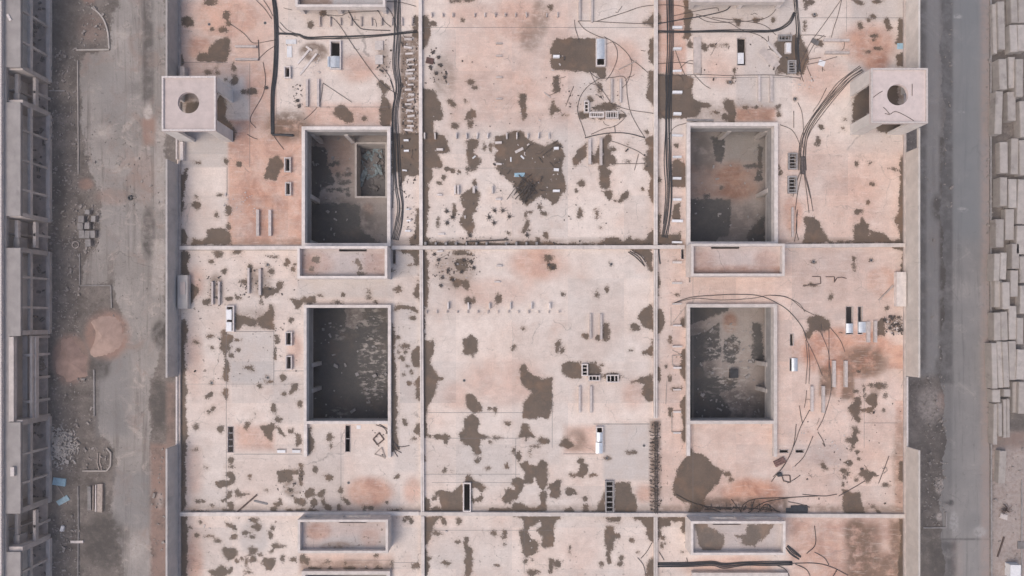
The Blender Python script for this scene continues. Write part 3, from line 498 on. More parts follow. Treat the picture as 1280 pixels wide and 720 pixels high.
for (r, zt, th, cols) in COURTS:
    x0, y0 = to_roof(r[0], r[1], zt); x1, y1 = to_roof(r[2], r[3], zt); e = th / S * .6
    holes.append((x0 + e, y0 + e, x1 - e, min(y1 - e, YB - 5)))
    c = ring(r, zt, th, -.32).build('courtyard', 'rim', bld)
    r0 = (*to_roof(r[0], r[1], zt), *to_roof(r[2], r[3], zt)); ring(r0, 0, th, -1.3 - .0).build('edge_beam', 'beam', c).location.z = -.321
    a, b = W(r[0], r[1], zt), W(r[2], r[3], zt)
    for side, q in cols:
        s = .42
        if side == 'n': px, py = W(q, 0, zt)[0], a[1] - th * .62
        elif side == 'w': px, py = a[0] + th * .62, W(0, q, zt)[1]
        else: px, py = b[0] - th * .62, W(0, q, zt)[1]
        MB().box(px - s / 2, py - s / 2, FLOOR, px + s / 2, py + s / 2, -1.3).build('column', 'wallc', c)
    # lower tie beam round the opening
    d = .55; z1, z0 = -2.6, -3.05
    mb = MB()
    X0, X1, Y1, Y0 = a[0] - d, b[0] + d, a[1] + d, b[1] - d
    w_ = .5
    mb.box(X0, Y1 - w_, z0, X1, Y1, z1); mb.box(X0, Y0, z0, X1, Y0 + w_, z1); mb.box(X0, Y0 + w_, z0, X0 + w_, Y1 - w_, z1); mb.box(X1 - w_, Y0 + w_, z0, X1, Y1 - w_, z1)
    mb.build('tie_beam', 'wallc', c)
# side walls running on below the two lower courtyards
for (x0, x1, y1) in ((379.5, 383.5, 571), (484.5, 488.5, 572), (858.5, 862.8, 570), (967.3, 971.5, 571)):
    MB().pbox((x0, 530.2, x1, y1), -.2, .48).build('wing_wall', 'rim', bld)

# ---- hatches (their holes go through the slab)
# name, outer rect, kind, extras, label
HZ = dict(curb=.32, slot=.06, grille=.22)
HATCH = [
 ('roof_hatch', (354.7, 82.5, 363, 97.5), 'curb', {}, 'small open hatch with white kerb between the white boards and the pair of sleepers'),
 ('roof_hatch', (411.8, 50, 426, 86.5), 'curb', dict(covers=[(413.2, 70.5, 424.6, 84.8), (409.3, 71, 412.8, 84)], mat='metal'), 'long hatch half closed by a curved grey metal sheet under the black cable line'),
 ('roof_hatch', (355, 196.5, 363.2, 215), 'curb', {}, 'upper of two small white kerbed hatches beside the courtyard with the deep pit'),
 ('roof_hatch', (356, 227.5, 363.6, 244.2), 'curb', {}, 'lower of two small white kerbed hatches beside the courtyard with the deep pit'),
 ('roof_hatch', (282, 382, 292.2, 414.8), 'curb', dict(covers=[(283, 387, 289.6, 399.6), (283, 402.6, 289.6, 414)], mat='white'), 'hatch nearly closed by two bright white panels near the left parapet buttress'),
 ('roof_hatch', (356, 414.7, 364.8, 432.2), 'curb', {}, 'upper of two open hatches beside the dark lower left courtyard'),
 ('roof_hatch', (356.6, 444.7, 364.8, 462.2), 'curb', {}, 'lower of two open hatches beside the dark lower left courtyard'),
 ('roof_slot', (284, 533, 292, 566), 'slot', dict(bars=3), 'black upright roof slot beside the reddish square patch below the white-panelled hatch'),
 ('roof_slot', (346, 561, 357.6, 566.4), 'slot', dict(covers=[(346.6, 562.4, 356.8, 566)], mat='white'), 'narrow slot under a white strip, further from the wing wall'),
 ('roof_slot', (365, 561, 376.4, 566.4), 'slot', dict(covers=[(365.4, 562.4, 375.6, 566)], mat='white'), 'narrow slot under a white strip, nearer the wing wall'),
 ('roof_slot', (431, 531.4, 438, 565.4), 'slot', dict(bars=1), 'black upright slot directly below the dark lower left courtyard'),
 ('roof_hatch', (745, 48, 757, 82.6), 'curb', dict(covers=[(746, 49, 755.6, 74)], mat='metal'), 'metal-covered hatch at the edge of the large rectangular brown stain'),
 ('roof_hatch', (730, 125.6, 736.4, 140.6), 'curb', dict(bars=2), 'upright white hatch of the trio under the cable tangle'),
 ('roof_hatch', (736.8, 139.7, 755, 146.6), 'curb', dict(bars=6, horiz=1), 'flat-lying hatch in the middle of the trio under the cable tangle'),
 ('roof_hatch', (757, 138.6, 773, 147.8), 'curb', dict(bars=4, horiz=1), 'wider flat-lying barred hatch at the right end of the trio under the cable tangle'),
 ('roof_hatch', (727, 455, 735.2, 470), 'curb', dict(bars=2), 'upright white hatch between two halves of a brown puddle'),
 ('roof_hatch', (735.6, 469.2, 750.2, 476.6), 'curb', dict(bars=2, horiz=1), 'flat-lying white hatch touching the upright one beside the brown puddle'),
 ('roof_hatch', (758, 468.5, 773.6, 478.4), 'curb', dict(bars=2, horiz=1), 'separate flat-lying hatch with three dark squares, right of the brown puddle'),
 ('roof_hatch', (745, 533.4, 754.2, 567.4), 'curb', dict(covers=[(746, 540.4, 753.2, 552), (744.6, 553, 753.2, 566.6)], mat='metal'), 'hatch under two white metal covers at the corner of a pale screed panel'),
 ('roof_hatch', (578.6, 603.6, 588.6, 640), 'curb', {}, 'long black open hatch with white kerb against the lower roof kerb'),
 ('ladder_hatch', (756.6, 601, 767.6, 641), 'grille', dict(bars=5), 'tall grey barred hatch like a ladder against the lower roof kerb'),
 ('roof_slot', (921, 47, 932.6, 82.2), 'slot', dict(covers=[(922, 66.2, 929.6, 80)], mat='white'), 'black slot with white cover in its lower half, upper right bay'),
 ('floor_grille', (973, 43, 990, 51), 'grille', dict(bars=3, horiz=1), 'dark flat-lying grille above the small white-topped hatch'),
 ('roof_hatch', (982, 53, 989.2, 66.2), 'curb', dict(covers=[(983, 54, 988.2, 65)], mat='white'), 'small hatch closed by a white lid below the dark grille'),
 ('ladder_hatch', (985, 75, 995.6, 91.4), 'grille', dict(bars=4), 'short barred hatch in the dark stain beside the black cables'),
 ('floor_grille', (985.6, 191, 997, 211.6), 'grille', dict(bars=4), 'upper of two dark grilles beside the bundled cables'),
 ('floor_grille', (985, 220, 996.4, 241.6), 'grille', dict(bars=4), 'lower of two dark grilles beside the bundled cables'),
 ('roof_slot', (987, 417, 992.4, 432.6), 'slot', {}, 'narrow black slot right of the lower right courtyard'),
 ('roof_slot', (986.8, 447.4, 997.2, 464.2), 'slot', dict(covers=[(989.4, 447.8, 996.8, 464)], mat='metal'), 'slot closed by a shiny metal sheet right of the lower right courtyard'),
 ('roof_slot', (1057, 383, 1066.8, 418.2), 'slot', dict(covers=[(1057.6, 404.4, 1066, 416.2)], mat='metal'), 'first of two tall black slots with metal covers, next to the brown puddle'),
 ('roof_slot', (1072, 383, 1078.6, 418.2), 'slot', dict(covers=[(1073, 402.4, 1084.2, 415.8)], mat='metal'), 'second tall black slot, its metal cover overhanging towards two sleepers'),
 ('roof_slot', (974, 562, 986.4, 566.6), 'slot', {}, 'short flat black slot touching the wing wall by the brick stack'),
 ('roof_slot', (994, 562, 1005.4, 566.6), 'slot', {}, 'short flat black slot further from the wing wall by the brick stack'),
 ('roof_slot', (851, 311, 855.8, 324.2), 'slot', {}, 'small black slot beside the upper right raised vent box'),
 ('roof_slot', (490.2, 311.4, 495.2, 330.2), 'slot', {}, 'small black slot beside the upper left raised vent box'),
 ('roof_slot', (861, 346, 863.2, 353.2), 'slot', {}, 'tiny black slot at the lower corner of the upper right vent box'),
]
for name, r, kind, ex, label in HATCH:
    z = HZ[kind]; th = {'curb': .115, 'slot': .05, 'grille': .13}[kind]
    c = W((r[0] + r[2]) / 2, (r[1] + r[3]) / 2, 0)
    t = thing(name, label, {'roof_hatch': 'hatch', 'roof_slot': 'slot', 'floor_grille': 'grille', 'ladder_hatch': 'hatch'}[name], c, 'hatches and slots in the roof')
    ring(r, z, th, -.02).build('kerb' if kind != 'slot' else 'rim', {'curb': 'curb', 'slot': 'conc', 'grille': 'grey'}[kind], t)
    e = th / S * .8
    x0, y0 = to_roof(r[0], r[1], z); x1, y1 = to_roof(r[2], r[3], z); holes.append((x0 + e, y0 + e, x1 - e, y1 - e))
    nb = ex.get('bars', 0)
    for k in range(nb):
        f = (k + 1) / (nb + 1); zz = z - .09
        if ex.get('horiz'): p = r[0] + (r[2] - r[0]) * f; rr = (p - .5, r[1] + 1.2, p + .5, r[3] - 1.2)
        else: p = r[1] + (r[3] - r[1]) * f; rr = (r[0] + 1.2, p - .6, r[2] - 1.2, p + .6)
        MB().pbox(rr, zz - .06, zz).build('bar', 'grey' if kind != 'curb' else 'curb', t)
    for cr in ex.get('covers', []):
        a, b = W(cr[0], cr[1], z), W(cr[2], cr[3], z); mb = MB(); n = 6          # slightly arched loose sheet
        for k in range(n):
            xa, xb = a[0] + (b[0] - a[0]) * k / n, a[0] + (b[0] - a[0]) * (k + 1) / n
            ha, hb = (math.sin(math.pi * q / n) * (.10 if ex.get('mat') == 'metal' else .01) for q in (k, k + 1))
            z0 = z + .004
            mb.quad8([(xa, b[1], z0 + ha), (xb, b[1], z0 + hb), (xb, a[1], z0 + hb), (xa, a[1], z0 + ha), (xa, b[1], z0 + ha + .025), (xb, b[1], z0 + hb + .025), (xb, a[1], z0 + hb + .025), (xa, a[1], z0 + ha + .025)])
        mb.build('cover', ex['mat'], t)

ST += [('p', [(1094, 150), (1124, 150), (1124, 160), (1110, 166), (1098, 164)]), ('p', [(233, 131), (243, 126), (252, 130), (246, 144), (234, 143)]), ('p', [(1104, 100), (1122, 100), (1122, 138), (1104, 138)])]  # darkness inside the stair towers, painted on the floor as shade
# ---- roof slab
SEAMS = [(529, 34, 818, 34.5), (380, 133.5, 522, 134), (224, 312.6, 372, 313), (530, 515.5, 656, 516), (530, 592.5, 650, 593), (560, 547.5, 650, 548), (742, 529.6, 812, 530.4), (284, 414, 342, 414.6), (342, 414, 342.6, 482), (292, 567.4, 378, 568), (704, 567, 748, 567.6), (282.6, 414, 283.1, 640),
         (426, 540, 426.4, 640), (644.5, 548, 645, 600), (690, 490, 690.5, 560), (860, 96.6, 1000, 97.1), (1080, 486, 1080.4, 560), (1080, 528.4, 1122, 528.9), (342, 463.4, 380, 463.9), (312, 79, 312.5, 209), (225, 77.6, 285, 78.2), (283.5, 209, 284.2, 244), (345, 22, 345.4, 160), (540, 603, 640, 603.4),
         (528, 662.6, 690, 663), (822, 702.6, 865, 703.2), (490, 703, 522, 703.5), (866, 312, 866.4, 640), (530, 210, 690, 210.3), (430, 700, 488, 700.4), (1058, 0, 1058.4, 40), (1000, 22, 1131, 22.5), (655, 640.9, 655.4, 716), (224, 480, 380, 480.3)]
rx = np.arange(XL, XR, 2.0).tolist() + [XR]; ry = np.arange(YT, YB, 2.0).tolist() + [YB]
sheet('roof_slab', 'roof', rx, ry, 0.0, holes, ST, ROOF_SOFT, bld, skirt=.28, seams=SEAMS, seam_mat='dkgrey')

# ---- interior floor with the pit, lower floor
PIT = (443.5, 177.5, 484, 247.5)
FK = (H - FLOOR) / H
ST2 = P_('''110,340 190,345 205,400 205,460 240,520 255,570 240,585 200,600 160,640 140,700 105,720 100,345;e237,460,9,9;e345,485,9,9;e282,535,10,24;e325,575,26,12;200,620 350,618 350,632 200,632;e345,660,10,10;e265,445,20,9;e345,525,28,10;110,720 250,715 330,720 420,735 430,900 600,1010 600,1040 100,1040 100,720''', 370, 120, K) + \
      P_('130,170 440,170 450,260 470,320 450,420 420,520 420,800 480,850 440,1000 600,1010 600,700 620,500 560,420 480,560 470,330 600,320 600,170 320,172 330,240 240,320 200,280 170,240 140,700 140,1050 620,1060 620,960 420,1000 110,1050 110,200', 370, 350, K) + \
      P_('370,275 420,270 455,300 455,380 430,440 400,430 385,340;690,330 710,340 700,560 660,560 690,480 585,475 585,465 680,455;e437,610,10,10;e335,665,14,9;230,690 500,690 490,850 480,930 410,940 380,1000 230,990;620,900 720,800 720,1000 600,1000', 820, 120, K) + \
      P_('225,380 330,350 420,290 430,520 330,540 280,560 360,640 480,650 540,660 520,720 420,760 500,880 470,940 700,920 720,1000 225,1000;460,400 520,370 560,420 540,500 520,550 450,540;640,280 700,300 720,560 640,540 650,420;225,170 480,170 480,200 330,260 225,300', 820, 350, K)
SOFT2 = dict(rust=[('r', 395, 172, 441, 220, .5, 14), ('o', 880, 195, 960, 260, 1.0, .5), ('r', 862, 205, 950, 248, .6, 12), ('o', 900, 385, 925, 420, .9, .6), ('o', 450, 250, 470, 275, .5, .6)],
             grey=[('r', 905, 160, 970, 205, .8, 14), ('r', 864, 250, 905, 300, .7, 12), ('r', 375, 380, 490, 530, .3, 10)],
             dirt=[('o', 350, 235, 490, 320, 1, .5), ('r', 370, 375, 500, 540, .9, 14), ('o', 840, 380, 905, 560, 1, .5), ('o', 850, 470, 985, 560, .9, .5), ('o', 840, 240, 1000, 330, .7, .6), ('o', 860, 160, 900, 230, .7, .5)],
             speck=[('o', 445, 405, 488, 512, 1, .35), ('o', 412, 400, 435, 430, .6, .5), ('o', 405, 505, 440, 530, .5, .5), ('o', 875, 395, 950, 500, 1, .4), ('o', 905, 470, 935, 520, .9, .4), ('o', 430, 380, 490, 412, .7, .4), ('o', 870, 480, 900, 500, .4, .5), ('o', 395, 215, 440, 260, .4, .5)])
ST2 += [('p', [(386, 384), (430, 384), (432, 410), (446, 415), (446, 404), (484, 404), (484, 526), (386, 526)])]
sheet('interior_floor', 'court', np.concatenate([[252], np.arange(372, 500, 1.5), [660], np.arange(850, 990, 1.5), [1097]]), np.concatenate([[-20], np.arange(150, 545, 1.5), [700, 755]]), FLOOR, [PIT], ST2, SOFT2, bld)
pit = ring(PIT, FLOOR + .14, .2, PITZ).build('pit_wall', 'wallc', bld)
a, b = W(430, 165, FLOOR), W(500, 262, FLOOR); MB().box(a[0] - 1, b[1] - 1, PITZ - .2, b[0] + 1, a[1] + 1, PITZ).build('pit_floor', 'dkgrey', bld)

# ---- outer walls below the roof, parapets
xl, xr, yt, yb = W(XL, 0)[0], W(XR, 0)[0], W(0, YT)[1], W(0, YB)[1]
wl = MB()  # unseen walls, open bands added to let light into the storey
for x0, x1 in ((xl, xl + .3), (xr - .3, xr)):
    wl.box(x0, yb, GROUND - .3, x1, yt, -4.3)
    wl.box(x0, yb, -1.2, x1, yt, -.004)
    yy = yb
    while yy < yt - .7: wl.box(x0 + .003, yy, -4.3, x1 - .003, yy + .6, -1.2); yy += 4.6
for y0, y1 in ((yb, yb + .3), (yt - .3, yt)):
    wl.box(xl + .3, y0, GROUND - .3, xr - .3, y1, -4.3); wl.box(xl + .3, y0, -1.2, xr - .3, y1, -.004)
    xx = xl + 4
    while xx < xr - 3: wl.box(xx, y0 + .003, -4.3, xx + .6, y1 - .003, -1.2); xx += 5
wl.build('outer_wall', 'facade', bld)
PH = 2.35
k_ = (H - PH) / H
def parapet(x0, x1, y0, y1, m='parap'):
    mb = MB(); ya, yb2 = W(0, y0, PH)[1], W(0, y1, PH)[1]
    L = abs(ya - yb2); n = max(1, int(round(L / 5.2)))
    for i in range(n):
        g = .012 if i else 0
        mb.box(x0, ya - L * i / n - g, 0.0 - .01, x1, ya - L * (i + 1) / n, PH)
    return mb.build('parapet', m, bld)
for y0, y1 in ((-66, 99), (199, 472), (561, 810)): parapet(xl, xl + .18, y0, y1, 'parap')
for y0, y1 in ((-66, 88), (184, 472), (563, 810)): parapet(xr - .18, xr, y0, y1, 'parap_lit')
# rooftop footing along the parapets, low upstands in the gaps
MB().box(xl + .182, yb, 0, xl + .40, yt, .22).build('parapet_footing', 'conc', bld)
MB().box(xr - .36, yb, 0, xr - .182, yt, .22).build('parapet_footing', 'conc', bld)
for (x0, x1, y0, y1) in ((xl, xl + .17, 470.5, 563), (xr - .17, xr, 470.5, 565), (xl, xl + .17, 160, 200)):
    MB().box(x0, W(0, y1)[1], -.01, x1, W(0, y0)[1], .34).build('low_upstand', 'curb', bld)
# opening frame in the right parapet by the stair tower
MB().box(xr - .18, W(0, 184.4, PH)[1], PH - .25, xr, W(0, 160, PH)[1], PH).build('lintel', 'parap_lit', bld)
# buttresses / rain-pipe boxes on the parapets
mb = MB().pbox((221.8, 344, 234.4, 386), 0, .7); o = mb.build('buttress', 'parap', bld)
MB().pbox((225, 352.5, 231.5, 368), .7, .76).build('buttress_cap', 'pinkroof', bld)
MB().pbox((1121, 340, 1133, 383), 0, .55).build('buttress', 'rim', bld)
MB().pbox((224.6, 83, 230.5, 96), 0, .7).build('buttress', 'conc', bld)
MB().pbox((225, 177, 228.6, 200), 0, .5).build('low_upstand', 'curb', bld)

# ---- dividing roof kerbs (expansion joints)
def kerb(p0, p1, w, h, gap=0, m='rim'):
    a, b = W(*p0, h), W(*p1, h); mb = MB(); L = math.dist(a[:2], b[:2]); n = max(1, int(L / 7))
    for i in range(n):
        q = lambda t: (a[0] + (b[0] - a[0]) * t, a[1] + (b[1] - a[1]) * t, -.01)
        s, e = q(i / n), q((i + 1) / n - .012 / L)
        if gap:
            dx, dy = (b[0] - a[0]) / L, (b[1] - a[1]) / L
            for sg in (-1, 1):
                o = sg * (w / 4 + gap / 4); mb.bar((s[0] - dy * o, s[1] + dx * o, s[2]), (e[0] - dy * o, e[1] + dx * o, e[2]), w / 2 - gap / 2, h + .01)
        else: mb.bar(s, e, w, h + .01)
    return mb.build('roof_kerb', m, bld)
kerb((525, -60), (526.2, 307), .33, .36); kerb((526.3, 312), (528.0, 640), .33, .36, .03); kerb((528.2, 645.4), (528.8, 780), .33, .36)
kerb((820.2, -60), (819.8, 306), .34, .36, .04); kerb((819.8, 312), (819.6, 523), .34, .36, .05); kerb((819.8, 645.4), (819.8, 780), .34, .36, .04)
kerb((224.4, 309.8), (379, 309.6), .36, .34); kerb((489.6, 309.5), (856, 308.6), .36, .34); kerb((970.8, 307.5), (1132, 306.2), .36, .34)
kerb((224.6, 643), (523.6, 642.2), .36, .34); kerb((524, 642.4), (1131.5, 645.2), .36, .34)

# ---- raised vent boxes
def vent_box(r, zt, zf, slots_n, hole, soft, stains, posts=None):
    a, b = W(r[0], r[1], zt), W(r[2], r[3], zt); th = .24
    v = MB(); zb = -.01 if posts is None else 1.5
    x0, x1, y1, y0 = a[0], b[0], a[1], b[1]
    v.box(x0, y0, zb, x1, y0 + th, zt); v.box(x0, y0 + th, zb, x0 + th, y1 - th, zt); v.box(x1 - th, y0 + th, zb, x1, y1 - th, zt)
    if slots_n:                                        # far wall pierced by long louvre slots
        v.box(x0, y1 - th, zb, x1, y1, .75); v.box(x0, y1 - th, 1.45, x1, y1, zt); prev = x0
        for s in slots_n:
            sx0, sx1 = W(s[0], 0, 1.1)[0], W(s[1], 0, 1.1)[0]; v.box(prev, y1 - th, .75, sx0, y1, 1.45); prev = sx1
        v.box(prev, y1 - th, .75, x1, y1, 1.45)
    else: v.box(x0, y1 - th, zb, x1, y1, zt)
    o = v.build('vent_box', 'rim', bld)
    e = 2.6
    sh = sheet('tray_floor', 'trough', np.arange(r[0] + e, r[2] - e + .01, 1.5).tolist() + [r[2] - e], np.arange(r[1] + e, r[3] - e, 1.5).tolist() + [r[3] - e], zf, hole, stains, soft, bld)
    sh.parent = o
    if posts:
        for (px, py) in posts:
            c = W(px, py, 1.5); MB().box(c[0] - .2, c[1] - .2, -.01, c[0] + .2, c[1] + .2, 1.5).build('post', 'rim', o)
    return o
TK = .1875
vent_box((371.5, 307.5, 484, 348), 2.2, 1.55, None, [(424, 311.4, 458.5, 314.4)], dict(rust=[('o', 360, 310, 425, 350, .8, .6), ('r', 455, 314, 482, 346, .55, 12)], speck=[('r', 370, 300, 490, 350, .6, 5)], dirt=[('r', 372, 343, 486, 350, .5, 5)]),
         P_('110,500 130,475 155,490 150,520 120,525;385,520 405,500 430,515 440,550 425,555;e430,568,10,8;e437,595,16,10;e105,565,10,12', 370, 230, K))
vent_box((864, 304.5, 981, 345), 2.2, 1.55, None, [(889, 308.2, 924, 311)], dict(rust=[('r', 860, 332, 985, 348, .9, 8), ('o', 860, 305, 900, 345, .6, .6), ('o', 935, 305, 982, 345, .6, .6)], dirt=[('r', 862, 337, 985, 347, .5, 7)]), [])
vent_box((372, 649.5, 485, 691.5), 2.2, 1.55, [(381, 407), (429, 463)], [(424, 652.2, 458, 653.8)], dict(rust=[('o', 375, 648, 420, 680, .9, .6), ('o', 445, 655, 482, 690, .7, .6)], grey=[('r', 400, 670, 485, 692, .7, 10)], speck=[('r', 372, 640, 490, 690, .8, 5)], dirt=[('o', 395, 675, 450, 695, .9, .4)]), [])
vent_box((863.6, 651.5, 982, 694), 2.2, 1.55, [(885, 920), (930, 975)], [(891, 654.3, 926, 656)], dict(grey=[('r', 860, 640, 985, 700, .5, 3)]),
         P_('265,375 345,370 345,400 400,410 450,450 455,490 435,550 310,555 290,510 280,450;610,375 780,375 775,400 740,450 690,490 660,515 590,520 570,485 530,450 600,440', 820, 585, K))
vent_box((369, -36, 481.5, 8.6), 2.2, 1.55, None, [], dict(dirt=[('r', 372, -20, 416, 6, 1, 4)], grey=[('r', 416, -20, 485, 6, 1, 6)]), [], [(374, 7), (421.5, 7), (478, 7), (374, -30), (478, -30)])
vent_box((863, -42, 981, 2.2), 2.2, 1.55, None, [], dict(grey=[('r', 860, -40, 985, 6, 1, 4)]), [], [(868, .6), (928.5, .6), (977, .6), (868, -36), (977, -36)])

# ---- stair / lift towers
def tower(r, hc, hr, piers, mats):
    zt = 4.1; a, b = W(r[0], r[1], zt), W(r[2], r[3], zt); x0, x1, y1, y0 = a[0], b[0], a[1], b[1]
    c = W(hc[0], hc[1], zt); R = hr * mz(zt); mb = MB(); n = 64; zs = zt - .35
    ang = [2 * math.pi * k / n for k in range(n)]
    def edge(t):
        dx, dy = math.cos(t), math.sin(t); s = min([(q - o) / d for q, o, d in ((x0 if dx < 0 else x1, c[0], dx), (y0 if dy < 0 else y1, c[1], dy)) if abs(d) > 1e-6])
        return c[0] + dx * s, c[1] + dy * s
    corners = sorted(math.atan2(y - c[1], x - c[0]) % (2 * math.pi) for x in (x0, x1) for y in (y0, y1))
    ang = sorted(ang + corners); n = len(ang)
    for z in (zt, zs):
        for t in ang: mb.v.append((c[0] + R * math.cos(t), c[1] + R * math.sin(t), z))
        for t in ang: mb.v.append((*edge(t), z))
    for k in range(n):
        j = (k + 1) % n; mb.f += [(k, n + k, n + j, j), (2 * n + k, 2 * n + j, 3 * n + j, 3 * n + k), (k, j, 2 * n + j, 2 * n + k), (n + k, 3 * n + k, 3 * n + j, n + j)]
    o = mb.build('stair_tower', mats[0], bld)
    ring(r, zt + .16, .16, zt + .001).build('roof_lip', mats[1], o)
    t = .26
    for (cx_, cy_, lx, ly) in piers:                     # L-shaped corner piers
        sx, sy = (x0, 1) if cx_ == 'w' else (x1, -1), (y0, 1) if cy_ == 's' else (y1, -1)
        p = MB(); X, dx = sx; Y, dy = sy
        p.box(X, Y, -.01, X + dx * lx, Y + dy * t, zs - .002); p.box(X, Y + dy * t, -.01, X + dx * t, Y + dy * ly, zs - .002)
        p.build('corner_pier', mats[2], o)
    return o
tower((202, 95, 269.5, 163.6), (235.6, 128.4), 13.3, [('w', 's', 1.3, 1.2), ('e', 's', .95, 1.1), ('e', 'n', 1.1, 1.25), ('w', 'n', 1.2, 1.2)], ('towertop', 'curb', 'pier'))
tower((1089, 85, 1160, 154), (1122.2, 118.4), 13.3, [('w', 's', 1.25, 1.0), ('e', 's', 1.6, 1.2), ('w', 'n', 1.2, 1.35), ('e', 'n', 1.2, 1.2)], ('towertop', 'curb', 'pier'))
# ------------------------------------------------------------------ loose and fixed things on the roof
# sleepers: low concrete strips in pairs
SLEEP = [
 ((382, 99, 384.8, 132.4), (396, 98.4, 398.8, 133), 'above the courtyard with the deep pit'),
 ((320, 262, 323.6, 294.6), (335.4, 262.6, 338.8, 294.6), 'on orange screed left of the pit courtyard'),
 ((264, 352, 266.2, 380.6), (272.2, 352, 274.6, 381), 'in ragged dark stains closest to the left parapet buttress'),
 ((309, 335, 311.6, 367), (323, 336, 325.8, 369), 'in ragged stains left of the upper left vent box'),
 ((723.4, -6, 725.8, 25), (739, -6, 741.2, 27), 'cut by the top picture edge'),
 ((763.6, 98.4, 765.8, 127.6), (774.6, 98.4, 776.8, 127.8), 'above the wide barred hatch under the cable tangle'),
 ((735.6, 173.4, 739, 205), (749.6, 172.6, 753, 206), 'under the arching cable with a brown stain between them'),
 ((737, 392.6, 739.4, 423.8), (750.2, 392.6, 753, 424.4), 'beside a small brown stain above the puddle hatches'),
 ((723.4, 483, 725.8, 516), (737.4, 483, 740.2, 516), 'below the puddle hatches in the middle bay'),
 ((948, 94, 950.6, 126.4), (963, 94, 966, 126.8), 'above the courtyard with the ochre floor'),
 ((990, 259, 992, 296), None, 'alone on orange screed right of the courtyard with the ochre floor'),
 ((1030, 48.6, 1062, 51.4), (1032, 64.2, 1062, 66.8), 'lying crosswise near the right stair tower'),
 ((1084, 402, 1088, 428), (1093, 401, 1096.6, 428), 'between the metal-covered slot and the rubble heap'),
 ((1041.2, 451, 1045, 484), (1056, 451, 1059.8, 484), 'on the brown silt below the two tall black slots'),
 ((1013.8, 483, 1017, 514.4), (1027.8, 482.6, 1031.4, 516), 'on pink screed below the brown silt'),
 ((293.6, 56.6, 320, 59), (294, 72.6, 322, 75), 'lying crosswise above the left stair tower'),
]
for a, b, where in SLEEP:
    for i, r in enumerate((a, b)):
        if not r: continue
        hz = r[2] - r[0] > r[3] - r[1]
        which = '' if b is None else (('upper ' if i == 0 else 'lower ') if hz else ('left ' if i == 0 else 'right '))
        c = W((r[0] + r[2]) / 2, (r[1] + r[3]) / 2, 0)
        lab = (f'{which}concrete sleeper of a pair ' if b else 'single concrete sleeper ') + where
        o = MB().pbox(r, .002, .3).build('concrete_sleeper', 'sleeper', None, c)
        tag(o, lab, 'sleeper', 'concrete sleepers on the roof')
# thin ribs and starter stubs in rows: one mesh of each kind, copied
def row(name, proto_r, z, mat, pts, label, cat, group, end='left', jit=0.0):
    w, h = proto_r
    p0 = None
    for i, (x, y) in enumerate(pts):
        loc = W(x, y, 0); lab = label[1:] if label[0] == '=' else f'{ORD[i]} {label}' if len(pts) > 1 else label
        if p0 is None:
            p0 = MB().box(loc[0] - w / 2 * S, loc[1] - h / 2 * S, .002, loc[0] + w / 2 * S, loc[1] + h / 2 * S, z).build(name, mat, None, loc); tag(p0, lab, cat, group)
        else:
            copy_of(p0, loc, lab, rot=random.uniform(-jit, jit) + random.gauss(0, .03), scale=(random.uniform(.75, 1.12), random.uniform(.72, 1.12), random.uniform(.6, 1.15)))
row('concrete_rib', (1.6, 12.5), .30, 'conc', [(x, 27.5) for x in (400.2, 413.2, 426.2, 439.2, 451.8, 464.8, 477.4, 490.4, 502.8, 515.4)], 'thin upright rib from the left in the row below the top left vent box', 'rib', 'thin concrete ribs in a row')
row('concrete_rib', (1.8, 8.6), .42, 'curb', [(x, 382.4) for x in (560.4, 585.6, 612, 638, 664.4, 687)], 'taller pale rib from the left in the faint row across the middle bay', 'rib', 'pale ribs in the middle bay', jit=.03)
row('concrete_stub', (1.5, 3.4), .30, 'conc', [(x, 390) for x in (533.5, 546.2, 559, 571.8, 584.6, 597.4, 610, 622.6, 635.4, 648, 660.6, 673.4, 686, 698.6)], 'tiny grey stub from the left in the line below the taller ribs', 'stub', 'line of tiny stubs in the middle bay', jit=.1)
row('concrete_stub', (1.5, 5.4), .34, 'conc', [(x, 19.6) for x in (539.8, 553.8, 566.2, 593.6, 606, 619, 631.4, 644.4, 657.8, 683.2, 696.8)], 'pale stub from the left in the line along the top of the middle bay', 'stub', 'line of stubs along the top', jit=.08)
row('concrete_stub', (1.7, 7), .40, 'curb', [(x, 170.6) for x in (531.2, 544, 570.6, 583.2, 596.4, 609.6, 633.4, 646, 659.6, 672.8, 686)], 'white upright stub from the left in the line above the large brown stain', 'stub', 'line of white stubs by the brown stain', jit=.05)
row('concrete_stub', (2.6, 3.6), .42, 'grey', [(x, 304.8) for x in (532.2, 545, 557.6, 570.2, 583, 595.6, 608.2, 632.4, 645.2, 657.8, 670.6)], 'grey stub from the left standing in the dirt along the upper roof kerb', 'stub', 'grey stubs along the roof kerb')
row('concrete_block', (12, 2.9), .30, 'white', [(846, y) for y in (35.4, 62, 89.2, 116.2, 143, 170, 196.6, 223.2, 249.8, 276.6, 303)], 'white bar from the top in the column beside the long black cable bundle', 'block', 'white bars beside the cable bundle', jit=.02)
row('concrete_block', (11.5, 2.6), .24, 'curb', [(846, y) for y in (328.2, 354, 380, 407, 433.2, 459.6, 487, 514.8, 541)], 'pale bar from the top in the strip beside the lower right courtyard', 'block', 'pale bars in the strip by the courtyard', jit=.03)
row('concrete_block', (8, 3), .32, 'white', [(695.2, y) for y in (71.6, 186, 212.6, 239)], 'white block from the top in the column crossing the brown stains', 'block', 'white blocks on the brown stain')
row('concrete_block', (8, 2.6), .26, 'curb', [(x, y) for x, y in ((550, 187.4), (623, 178.8), (623.6, 205.4), (549.4, 244), (551.6, 292.8), (623, 249.5), (550, 314.4), (624, 332.4), (621.6, 352.4))], '=pale flat block lying alone on the open screed of the middle bay', 'block', 'scattered pale blocks', jit=.06)
